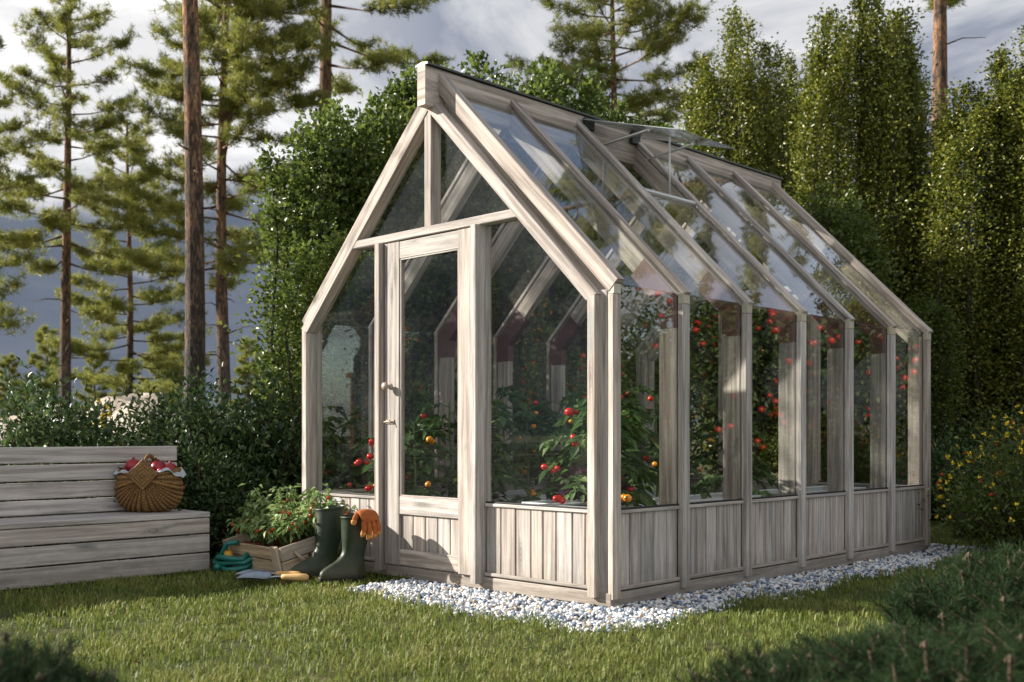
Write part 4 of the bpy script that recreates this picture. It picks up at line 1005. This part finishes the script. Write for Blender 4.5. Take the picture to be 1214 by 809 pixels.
# cloth over the rim
m = MB(); V = []; F = []; nu, nv_ = 80, 12
for i in range(nu + 1):
    a = 2 * math.pi * i / nu
    for j in range(nv_ + 1):
        v = j / nv_; w = .010 * math.sin(a * 7 + 1) + .008 * math.sin(a * 13)
        front = abs(math.sin(a)) ; r_ = .70 + .40 * v + w * 2
        z = z0 + .018 + .042 * math.sin(min(v * 1.15, 1) * math.pi * .62) - (.055 * max(0, v - .62) / .38) * (.55 + .45 * math.cos(a * 2)) + w * .8 - .04 * (1 - v)
        V.append((ax * 1.02 * r_ * math.cos(a), ay * 1.03 * r_ * math.sin(a) * .93, z))
for i in range(nu):
    for j in range(nv_): q = i * (nv_ + 1) + j; F.append((q, q + nv_ + 1, q + nv_ + 2, q + 1))
m.add(V, F, None, .5, True); m.transform(bk_world); cl = m.build("cloth", CLOTH); sd = cl.modifiers.new("thickness", 'SOLIDIFY'); sd.thickness = .003
tag(cl, "pale blue cloth lining the wicker basket and folded over its rim", "cloth")
for k, (x, y, z, r_, lab) in enumerate(((-.085, -.02, .262, .044, "large red fruit at the left in the wicker basket"), (-.118, .02, .235, .038, "red fruit lowest at the left in the wicker basket"), (.055, -.03, .252, .043, "red fruit just right of the hoop in the wicker basket"), (.118, -.01, .240, .042, "dark red fruit at the right in the wicker basket"), (.085, -.055, .228, .034, "red fruit in front at the right in the wicker basket"), (.0, .05, .240, .042, "red fruit behind the hoop in the wicker basket"), (.06, .06, .24, .04, "red fruit at the back right in the wicker basket"), (-.05, .06, .24, .04, "red fruit at the back left in the wicker basket"), (.0, -.03, .205, .05, "red fruit at the bottom of the wicker basket below the hoop"))):
    p = bk_world((x, y, z)); f = thing("red_fruit", lab, "fruit", p, "red fruit in the wicker basket")
    m = MB(); m.ball(p, (r_, r_, r_ * .92), 18, 12, None, lambda d: 1 + .03 * math.cos(5 * math.atan2(d[1], d[0])) - .12 * max(0, d[2] - .8)); m.build("flesh", FRUIT, f)
    m = MB(); m.tube([(p[0], p[1], p[2] + r_ * .78), (p[0] + .004, p[1], p[2] + r_ * 1.12)], [.006, .009], 7); m.build("stalk", FRUIT, f)

# ------------------------------------------------------------------ crate with potted plants
hx_ = nrm(np.array((.995, -.05, 0))); tl = R(13)
ex = hx_; ey0 = np.array((-hx_[1], hx_[0], 0.)); up_ = np.array((0, 0, 1.)); ey = ey0 * math.cos(tl) + up_ * math.sin(tl); ez = up_ * math.cos(tl) - ey0 * math.sin(tl)
CL, CW, CH = .64, .33, .155
cbase = np.array((-1.868, -.452, .010)) - ex * CL / 2 + ey * CW / 2; CR = cbase * np.array((1, 1, 0))
def cr(p): return tuple(cbase + ex * p[0] + ey * p[1] + ez * p[2])
crate = thing("wooden_crate", "low wooden plank crate with rope handles full of potted plants, tilted on the grass", "crate", tuple(CR))
def cboard(lo, hi, name, grain=None, mt=CRATEWOOD):
    m = MB(); m.box(lo, hi, .003, grain); m.transform(cr); return m.build(name, mt, crate)
for s_ in (-1, 1):
    yq = s_ * CW / 2; a, b = sorted((yq, yq - s_ * .014))
    for z0, z1 in ((.004, .074), (.080, .150)): cboard((-CL / 2 + .016, a, z0), (CL / 2 - .016, b, z1), "side_board", 0)
    xq = s_ * CL / 2; a, b = sorted((xq, xq - s_ * .015))
    for z0, z1 in ((.002, .076), (.081, .158)): cboard((a, -CW / 2 - .002, z0), (b, CW / 2 + .002, z1), "end_board", 1)
    for s2 in (-1, 1):
        yq = s2 * (CW / 2 + .0105); xq = s_ * (CL / 2 - .055); cboard((xq - .03, yq - .009, .0), (xq + .03, yq + .009, .163), "batten", 2)
    # rope handle through two holes
    m = MB(); xq = s_ * (CL / 2 + .004); pts = [(xq - s_ * .01, -.085, .112), (xq + s_ * .012, -.088, .108)] + [(xq + s_ * (.022 + .012 * math.sin(math.pi * k / 10)), -.09 + .18 * k / 10, .105 - .085 * math.sin(math.pi * k / 10)) for k in range(1, 10)] + [(xq + s_ * .012, .088, .108), (xq - s_ * .01, .085, .112)]
    m.tube(pts, .0095, 8); m.transform(cr); m.build("rope_handle", ROPE, crate)
m = MB()
for k in range(4): m.box((-CL / 2 + .016, -CW / 2 + .018 + k * .082, -.008), (CL / 2 - .016, -CW / 2 + .092 + k * .082, .003), .002, 0)
m.transform(cr); m.build("bottom", CRATEWOOD, crate)
# small knot marks on the near end board
m = MB()
for yy, zz in ((-.02, .045), (.0, .072), (.03, .06)): m.ball((CL / 2 + .0005, yy, zz), (.001, .011, .009), 10, 6)
m.transform(cr); m.build("knot_mark", simple("dark_knot", (.07, .045, .03), .9), crate)

def potted(label, loc, seed, H, nfruit, pr=.062, phh=.11):
    g = np.random.default_rng(seed); t = thing("potted_plant", label, "potted plant", loc, "young fruiting plants in the crate")
    m = MB(); m.lathe([(.0, .0), (pr * .72, .0), (pr * .95, phh * .78), (pr * 1.08, phh * .78), (pr * 1.1, phh), (pr * .98, phh), (pr * .92, phh * .86)], loc, 22); m.build("pot", TERRACOTTA, t)
    m = MB(); m.lathe([(.0, phh * .9), (pr * .5, phh * .91), (pr * .94, phh * .86)], loc, 16); m.build("soil", SOIL, t)
    st = MB(); lv = []; o = np.array(loc) + np.array((0, 0, phh * .85)); fr = []
    for k in range(9):
        a = k * 2.4 + g.normal() * .2; el = g.uniform(.75, 1.4); ln = H * 1.22 * g.uniform(.6, 1.05); d = np.array((math.cos(a) * math.cos(el), math.sin(a) * math.cos(el), math.sin(el)))
        pts = [o, o + d * ln * .5 + np.array((0, 0, .02)), o + d * ln]; st.tube(pts, [.004, .003, .0018], 5); cc = np.array(pts)
        n = 36; u = g.uniform(.42, 1.05, n) * 2; i = np.minimum(u.astype(int), 1); f = (u - i)[:, None]; P = cc[i] * (1 - f) + cc[i + 1] * f; aa = g.uniform(0, 6.28, n); O = np.stack([np.cos(aa), np.sin(aa), g.normal(size=n) * .35 - .05], 1); P = P + O * g.uniform(.004, .045, n)[:, None]
        lv.append(leaves(P, O + np.array((0, 0, -.35)), np.array((0, 0, 1.)) + g.normal(size=(n, 3)) * .35, .048, .023, g, .2, .3))
        fr += list(P[g.integers(0, n, 3)] - np.array((0, 0, .012)))
    V, F, q = merge(lv); raw_mesh("foliage", V - np.array(loc), F, POTLEAF, t, rnd=q); st.build("stem", STEM, t)
    fr = sorted(fr, key=lambda p: (p[0] - CAM[0]) ** 2 + (p[1] - CAM[1]) ** 2)[:nfruit]
    m = MB(); m.ball(loc, (.0115, .0115, .0115), 9, 6); f0 = m.build("small_fruit", CHILI, t)
    for k, p in enumerate(fr):
        f_ = f0 if k == 0 else f0.copy()
        if k: COL.objects.link(f_); f_.parent = t
        f_.location = p - np.array(loc)
for (x, y, H, nf, seed, lab) in ((-.20, -.06, .25, 14, 1, "potted plant with pale leaves at the left end of the crate"), (-.03, -.09, .22, 12, 2, "potted plant at the front middle of the crate"), (.14, -.07, .24, 26, 3, "potted plant with many orange red fruits at the right end of the crate"),
    (-.12, .09, .27, 8, 4, "potted plant at the back left of the crate"), (.06, .09, .27, 22, 5, "potted plant at the back middle of the crate"), (.215, .08, .24, 24, 6, "potted plant at the back right corner of the crate")):
    potted(lab, cr((x, y, .006)), 80 + seed, H, nf)
# white flowers half hidden behind the crate
wf = shrub("flower_clump", "white flowering plant between the crate and the greenhouse wall", 91, .12, .10, .22, POTLEAF, 10, 420, .032, None, flowers=[(simple("white_petals", (.80, .80, .76), .6), 60, "blossom")], fr=.014); place(wf, (-2.06, -.08, -.01))

# ------------------------------------------------------------------ rubber boots and glove
def boot(label, loc, rot, H, lean):
    t = thing("rubber_boot", label, "boot", (0, 0, 0), "rubber boots by the greenhouse door")
    # outline per height: heel reach, toe reach, half width of heel and of ball
    S = [(.020, .058, .205, .036, .046), (.035, .061, .208, .038, .048), (.050, .060, .204, .038, .047), (.062, .058, .192, .038, .044), (.074, .056, .172, .038, .041), (.086, .055, .145, .038, .039), (.098, .054, .118, .038, .038), (.112, .053, .094, .038, .037), (.128, .052, .076, .038, .037), (.150, .053, .064, .040, .039), (.180, .057, .060, .044, .043), (.22, .062, .061, .049, .048), (.26, .065, .062, .052, .051), (.31, .068, .064, .054, .053), (H - .012, .069, .065, .055, .054), (H - .010, .072, .068, .058, .057), (H, .072, .068, .058, .057)]
    n = 36; m = MB(); V = []
    def ring(s, shrink=0.0, dz=0.0):
        z, hl, toe, wh, wb = s; out = []
        for k in range(n):
            a = 2 * math.pi * k / n; ca, sa = math.cos(a), math.sin(a); kw = 1 + .20 * min(1, max(0, z - .09) / .12); r_ = (toe if ca > 0 else hl) * kw - shrink; w = (wb if ca > 0 else wh) * kw - shrink
            x = r_ * (abs(ca) ** .9 * (1 if ca > 0 else -1)); y = w * (abs(sa) ** .85 * (1 if sa > 0 else -1))
            lz = max(0, z - .12) / (H - .12); zz = z + dz - (.007 * (x / .07) if z > H - .02 else 0)
            out.append((x + lean[0] * lz, y + lean[1] * lz + .012 * max(0, x) / .2 * (1 if lean[1] >= 0 else -1) * .5, zz))
        return out
    for s in S: V += ring(s)
    m_ = len(S); V += ring(S[-1], .005); V += ring((H * .70, .060, .055, .046, .045))
    F = [(i * n + k, i * n + (k + 1) % n, (i + 1) * n + (k + 1) % n, (i + 1) * n + k) for i in range(m_ + 1) for k in range(n)]
    F.append(tuple(range((m_ + 1) * n, (m_ + 2) * n))); m.add(V, F, None, .5, True)
    b = m.build("shaft", BOOT, t); sb = b.modifiers.new("smooth", 'SUBSURF'); sb.levels = 1; sb.render_levels = 2
    m = MB(); V = []
    for z, e in ((0, .001), (.018, .003), (.026, .001)):
        for k in range(n):
            a = 2 * math.pi * k / n; ca, sa = math.cos(a), math.sin(a); r_ = (.205 if ca > 0 else .059) + e; w = (.046 if ca > 0 else .038) + e
            lug = .0022 * (k % 2); V.append(((r_ + lug) * (abs(ca) ** .9 * (1 if ca > 0 else -1)), (w + lug) * (abs(sa) ** .85 * (1 if sa > 0 else -1)), z))
    F = [(i * n + k, i * n + (k + 1) % n, (i + 1) * n + (k + 1) % n, (i + 1) * n + k) for i in range(2) for k in range(n)] + [tuple(range(n - 1, -1, -1)), tuple(range(2 * n, 3 * n))]
    m.add(V, F, None, .5); m.build("sole", SOLE, t)
    place(t, loc, rot); return t
BR = (-1.555, -.235, .004)
boot("tall dark green rubber boot left of the glove, nearer the crate", (-1.755, -.265, .004), R(-103), .375, (-.025, -.03))
boot("dark green rubber boot with the orange glove hanging over its top", BR, R(-98), .345, (0.0, .012))
# glove: cuff in the boot, hand folded over the rim, fingers hanging down outside
def glove():
    gx = nrm(-FW * .75 + RT * .66); gy = np.array((-gx[1], gx[0], 0)); o = np.array((BR[0], BR[1], BR[2] + .342)) + gx * .045 + RT * .012
    t = thing("glove", "orange brown suede work glove draped over the top of the rubber boot", "glove", tuple(o))
    W = lambda p: tuple(o + gx * (p[0] * 1.05) + gy * p[1] * 1.25 + np.array((0, 0, p[2] * 1.12)))
    # back of the hand: a padded sheet bent over the rim
    path = [(-.020, -.055), (-.012, -.015), (.004, .010), (.030, .021), (.058, .016), (.078, -.006), (.086, -.030)]; wid = [.036, .036, .038, .042, .046, .047, .044]; thick = [.012, .012, .013, .014, .015, .015, .012]
    m = MB(); V = []; n = 16
    for (x, z), w, th in zip(path, wid, thick):
        for k in range(n):
            a = 2 * math.pi * k / n; V.append((x + .0, w * math.cos(a), z + th * math.sin(a)))
    # tilt each ring along the bend
    for i, ((x, z), w, th) in enumerate(zip(path, wid, thick)):
        a0 = path[max(i - 1, 0)]; a1 = path[min(i + 1, len(path) - 1)]; d = nrm((a1[0] - a0[0], a1[1] - a0[1])); nx_ = (-d[1], d[0])
        for k in range(n):
            a = 2 * math.pi * k / n; V[i * n + k] = (x + nx_[0] * th * math.sin(a), w * math.cos(a), z + nx_[1] * th * math.sin(a))
    F = [(i * n + k, i * n + (k + 1) % n, (i + 1) * n + (k + 1) % n, (i + 1) * n + k) for i in range(len(path) - 1) for k in range(n)] + [tuple(range(n - 1, -1, -1)), tuple(range((len(path) - 1) * n, len(path) * n))]
    m.add(V, F, None, .5, True)
    tips = MB()
    for k, (y, ln, dx) in enumerate(((-.034, .058, .004), (-.012, .074, .008), (.011, .070, .006), (.033, .055, .000))):
        pts = [(.082, y, -.016), (.090 + dx, y * 1.08, -.03 - ln * .35), (.088 + dx * 1.5, y * 1.15, -.03 - ln * .7), (.080 + dx, y * 1.2, -.03 - ln)]
        m.tube(pts, [.0125, .0125, .0118, .009], 10, True, .5)
        tips.tube([pts[2], tuple(np.array(pts[2]) * .35 + np.array(pts[3]) * .65), tuple(np.array(pts[3]) + np.array((-.002, 0, -.006)))], [.0125, .0118, .006], 10, True, .5)
    m.tube([(.045, -.040, .012), (.052, -.062, -.006), (.056, -.068, -.032)], [.014, .013, .009], 10, True, .5)
    tips.tube([(.0545, -.066, -.018), (.0565, -.0685, -.030), (.057, -.069, -.040)], [.0132, .0118, .006], 10, True, .5)
    m.transform(W); tips.transform(W); b = m.build("hand", GLOVE, t); tp = tips.build("fingertip", GLOVETIP, t)
    for x in (b,): q = x.modifiers.new("smooth", 'SUBSURF'); q.levels = 1; q.render_levels = 1
glove()

# ------------------------------------------------------------------ trowels, hose
def trowel(label, loc, rot, narrow):
    t = thing("hand_trowel", label, "trowel", (0, 0, 0), "hand trowels on the grass"); m = MB(); nu, nv_ = 14, 8; w0 = .036 * narrow; V = []
    for i in range(nu + 1):
        u = i / nu; w = w0 * (min(1, (1 - u) * 2.6) ** .6) * (min(1, u * 6 + .45)); 
        for j in range(nv_ + 1): v = j / nv_ * 2 - 1; V.append((-.145 * u - .02, w * v, .012 + .016 * v * v * (w / .036) + .004 * math.sin(u * 3)))
    F = [(i * (nv_ + 1) + j, i * (nv_ + 1) + j + 1, (i + 1) * (nv_ + 1) + j + 1, (i + 1) * (nv_ + 1) + j) for i in range(nu) for j in range(nv_)]; m.add(V, F, None, .5, True)
    b = m.build("blade", TROWELSTEEL, t); sd = b.modifiers.new("thickness", 'SOLIDIFY'); sd.thickness = .002
    m = MB(); m.tube([(-.03, 0, .013), (0, 0, .022), (.035, 0, .024)], [.006, .0055, .005], 8); m.build("shank", TROWELSTEEL, t)
    m = MB(); m.tube([(.030, 0, .022), (.034, 0, .022), (.05, 0, .022), (.10, 0, .022), (.135, 0, .022), (.144, 0, .022)], [.008, .0115, .0125, .0155, .0145, .008], 14); m.build("handle", HANDLEWOOD, t)
    place(t, loc, rot, 1.25); t.rotation_euler = (R(14), 0, rot); return t
tp = spot(326, 5.55, .012); trowel("broad hand trowel with wooden handle, in front on the grass", tp, R(38), 1.15)
tp = spot(320, 5.67, .012); trowel("narrow hand trowel with wooden handle, behind the broad one", tp, R(30), .8)
hs_ = thing("garden_hose", "coiled teal garden hose with a yellow fitting left of the crate", "hose", spot(285, 6.12))
m = MB(); c0 = np.array(spot(292, 6.1)); pts = []
for k in range(70):
    a = k * .27; r_ = .135 + .012 * math.sin(k * .7); pts.append((c0[0] - .06 + r_ * math.cos(a), c0[1] + r_ * .95 * math.sin(a), .022 + .028 * (k // 23) + .006 * math.sin(k * .9)))
m.tube(pts, .0155, 10); m.build("tube", TEAL, hs_)
m = MB(); c1 = np.array(spot(270, 6.12)); m.tube([(c1[0], c1[1], .02), (c1[0] - .02, c1[1] - .03, .09), (c1[0] + .03, c1[1] - .02, .155), (c1[0] + .08, c1[1] + .02, .165)], .0155, 10); m.tube([(c1[0] + .02, c1[1] - .05, .03), (c1[0] + .06, c1[1] - .11, .03)], [.02, .018], 12); m.build("loose_end", TEAL, hs_)
m = MB(); m.tube([(c1[0] + .03, c1[1] + .0, .05), (c1[0] + .05, c1[1] - .03, .11)], [.026, .022], 12); m.build("fitting", YELLOWPLASTIC, hs_)
m = MB(); cs = np.array(spot(352, 5.9)); m.ball((cs[0], cs[1], -.005), (.15, .12, .05), 24, 12, None, lambda d: 1 + .2 * mnoise.noise((d[0] * 4, d[1] * 4, d[2] * 4))); stuff(m.build("soil_heap", SOIL), "small heap of dark soil under the near end of the crate", "soil")

# ------------------------------------------------------------------ inside the greenhouse
def planter(label, x, y, lx, ly, h=.26, z=.012):
    t = thing("planter", label, "planter", (x, y, z), "long white planters inside the greenhouse"); m = MB(); 
    for s_ in (-1, 1):
        a, b = sorted((s_ * lx / 2, s_ * (lx / 2 - .012))); m.box((x + a, y - ly / 2, z), (x + b, y + ly / 2, z + h), .004, 2)
        a, b = sorted((s_ * ly / 2, s_ * (ly / 2 - .012))); m.box((x - lx / 2 + .013, y + a, z + .001), (x + lx / 2 - .013, y + b, z + h - .001), .004, 2)
    m.build("tub", WHITEPOT, t)
    m = MB(); 
    for s_ in (-1, 1):
        a, b = sorted((s_ * (lx / 2 + .008), s_ * (lx / 2 - .014))); m.box((x + a, y - ly / 2 - .008, z + h + .0005), (x + b, y + ly / 2 + .008, z + h + .014), .003, 1)
        a, b = sorted((s_ * (ly / 2 + .008), s_ * (ly / 2 - .014))); m.box((x - lx / 2 + .015, y + a, z + h + .001), (x + lx / 2 - .015, y + b, z + h + .0135), .003, 0)
    m.build("rim", WHITEPOT, t)
    m = MB(); m.box((x - lx / 2 + .014, y - ly / 2 + .014, z + .02), (x + lx / 2 - .014, y + ly / 2 - .014, z + h - .02), .002); m.build("soil", SOIL, t)
ZP = .012 + .26 - .02
PL = [(-2.02, .62, .30, .80, "white planter in the front left corner inside the greenhouse"), (-2.02, 1.62, .30, .90, "white planter in the middle of the left wall inside the greenhouse"), (-2.02, 2.72, .30, .90, "white planter at the far end of the left wall inside the greenhouse"),
      (-.43, .50, .34, .62, "white planter behind the front right panes inside the greenhouse"), (-.40, 1.35, .30, .80, "white planter in the second bay of the right wall inside the greenhouse"), (-.40, 2.45, .30, 1.0, "white planter along the far bays of the right wall inside the greenhouse")]
for x, y, lx, ly, lab in PL: planter(lab, x, y, lx, ly, .26 + (.14 if x > -1 else 0.10))
def tomato(label, loc, seed, H, fruits, fm, big=1.0, spread=.17):
    g = np.random.default_rng(seed); t = thing("tomato_plant", label, "tomato plant", loc, "fruiting plants inside the greenhouse"); st = MB(); lv = []; o = np.array(loc)
    st.tube([o, o + np.array((.02, 0, H * .35)), o + np.array((-.02, .02, H * .7)), o + np.array((0, 0, H))], [.010, .008, .006, .003], 7)
    for k in range(int(17 * H / .8)):
        z = H * (.10 + .88 * (k + .5) / int(17 * H / .8)); a = k * 2.4 + g.normal() * .3; ln = spread * g.uniform(.75, 1.25) * (1.1 - .5 * z / H); b = o + np.array((0, 0, z)); d = np.array((math.cos(a), math.sin(a), .35)); pts = [b, b + d * ln * .6, b + d * ln * 1.15 + np.array((0, 0, -.30 * ln)), b + d * ln * 1.5 + np.array((0, 0, -.8 * ln))]
        st.tube(pts, [.004, .003, .0025, .0015], 5); cc = np.array(pts)
        n = 13; u = np.linspace(.9, 3, n); i = np.minimum(u.astype(int), 2); f = (u - i)[:, None]; P = cc[i] * (1 - f) + cc[i + 1] * f; sidev = np.array((-math.sin(a), math.cos(a), 0)); sg = np.where(np.arange(n) % 2, 1, -1)[:, None]
        A = sidev * sg * .85 + d * .5 + np.array((0, 0, -.35)) + g.normal(size=(n, 3)) * .15; A[-1] = d + np.array((0, 0, -1.2))
        lv.append(leaves(P, A, np.array((0, 0, 1.)) + d * .3 + g.normal(size=(n, 3)) * .2, .088 * big, .046 * big, g, .16, .22))
    V, F, q = merge(lv); raw_mesh("foliage", V - o, F, TOMATOLEAF, t, rnd=q); st.build("stem", STEM, t)
    m = MB(); m.ball(loc, (.020, .020, .0175), 16, 10, None, lambda d: 1 + .03 * math.cos(5 * math.atan2(d[1], d[0])) - .10 * max(0, d[2] - .8)); f0 = m.build("fruit", fm, t)
    for k, p in enumerate(fruits):
        f_ = f0 if k == 0 else f0.copy()
        if k: COL.objects.link(f_); f_.parent = t
        f_.location = np.array(p) - o; s = g.uniform(.65, 1.15); f_.scale = (s,) * 3
        m = None
def atpx(px, py, d):
    p = CAM + (FW + RT * (px - 607) / FOC + np.array((0, 0, 1)) * (HOR - py) / FOC) * d; return p
def cluster(px, py, d, n, g): 
    c = atpx(px, py, d); return [c + g.normal(size=3) * np.array((.022, .022, .010)) for _ in range(n)]
g = np.random.default_rng(5)
tomato("tomato plant with red fruits behind the left front pane", (-1.84, .42, .36), 101, .50, cluster(430, 549, 6.32, 3, g) + cluster(442, 577, 6.25, 3, g) + cluster(444, 522, 6.3, 1, g), TOMATO)
tomato("pepper plant with orange fruits seen through the door pane", (-1.55, .75, .05), 102, .95, cluster(508, 520, 6.1, 2, g) + cluster(512, 574, 6.05, 3, g), PEPPER)
tomato("tomato plant with red fruits behind the front right pane, beside the corner post", (-.40, .36, .38), 103, .62, cluster(684, 489, 5.25, 3, g) + cluster(682, 521, 5.22, 3, g) + cluster(650, 557, 5.2, 3, g) + cluster(662, 593, 5.1, 4, g), TOMATO)
tomato("pepper plant with orange fruits behind the first side pane", (-.34, .36, .38), 104, .58, cluster(736, 521, 5.0, 1, g) + cluster(741, 588, 4.95, 4, g) + cluster(772, 549, 5.05, 1, g), PEPPER)
tomato("tall tomato plant in the left planter behind the door", (-2.02, 1.0, .34), 105, .95, [], TOMATO, 1.1, .22) if False else None
for k, (x, y, H, lab) in enumerate(((-2.0, .85, .62, "leafy tomato plant at the near end of the left planters"), (-2.02, 1.35, .75, "leafy tomato plant in the middle of the left wall planters"), (-2.02, 1.95, .70, "leafy tomato plant beyond the door in the left wall planters"), (-2.0, 2.6, .66, "leafy tomato plant near the far end of the left wall planters"), (-.50, .68, .66, "leafy tomato plant behind the first side pane, tallest there"), (-1.25, 2.9, .9, "leafy tomato plant standing by the far gable"), (-.52, 1.75, .30, "low tomato plant in the second bay of the right wall"))):
    p0 = np.array((x, y, .36)); tomato(lab, (x, y, .36 if x != -1.25 else .02), 110 + k, H, [p0 + np.array((g.normal() * .12, g.normal() * .12 - .08, g.uniform(.1, H))) for _ in range(3)], TOMATO if k % 2 == 0 else PEPPER, 1.1, .20)
for k, (x, y, z, H, lab) in enumerate(((-.64, .80, .38, .48, "dense tomato plant behind the purple kale"), (-1.02, 1.0, .02, .88, "tomato plant standing on the floor right of the door opening"), (-2.05, .40, .34, .42, "low tomato plant in the left front corner of the greenhouse"), (-1.75, 1.3, .02, .95, "tomato plant behind the left part of the door pane"), (-.60, 1.15, .38, .55, "tomato plant beyond the kale seen through the first side pane"))):
    p0 = np.array((x, y, z)); tomato(lab, (x, y, z), 130 + k, H, [p0 + np.array((g.normal() * .11 + .03, g.normal() * .10 - .10, g.uniform(.25, .95) * H)) for _ in range(5)], TOMATO if k % 2 == 0 else PEPPER, 1.05, .20)
kl = thing("kale_plant", "purple leafed kale behind the front right pane", "plant", (-.62, .62, .38)); gg = np.random.default_rng(9); n = 260; aa = gg.uniform(0, 6.28, n); el = gg.uniform(.1, 1.4, n); D = np.stack([np.cos(aa) * np.cos(el), np.sin(aa) * np.cos(el), np.sin(el)], 1); P = D * gg.uniform(.03, .15, n)[:, None]
V, F, q = leaves(P, D, np.array((0, 0, 1.)) + gg.normal(size=(n, 3)) * .5, .075, .06, gg, .3, .4); raw_mesh("foliage", V + np.array((0, 0, .06)), F, KALE, kl, rnd=q)
m = MB(); m.tube([(-.62, .62, .37), (-.62, .62, .46)], [.014, .010], 8); m.build("stem", STEM, kl)
planter("short white tub behind the front right pane next to the door post", -.66, .42, .26, .30, .40)
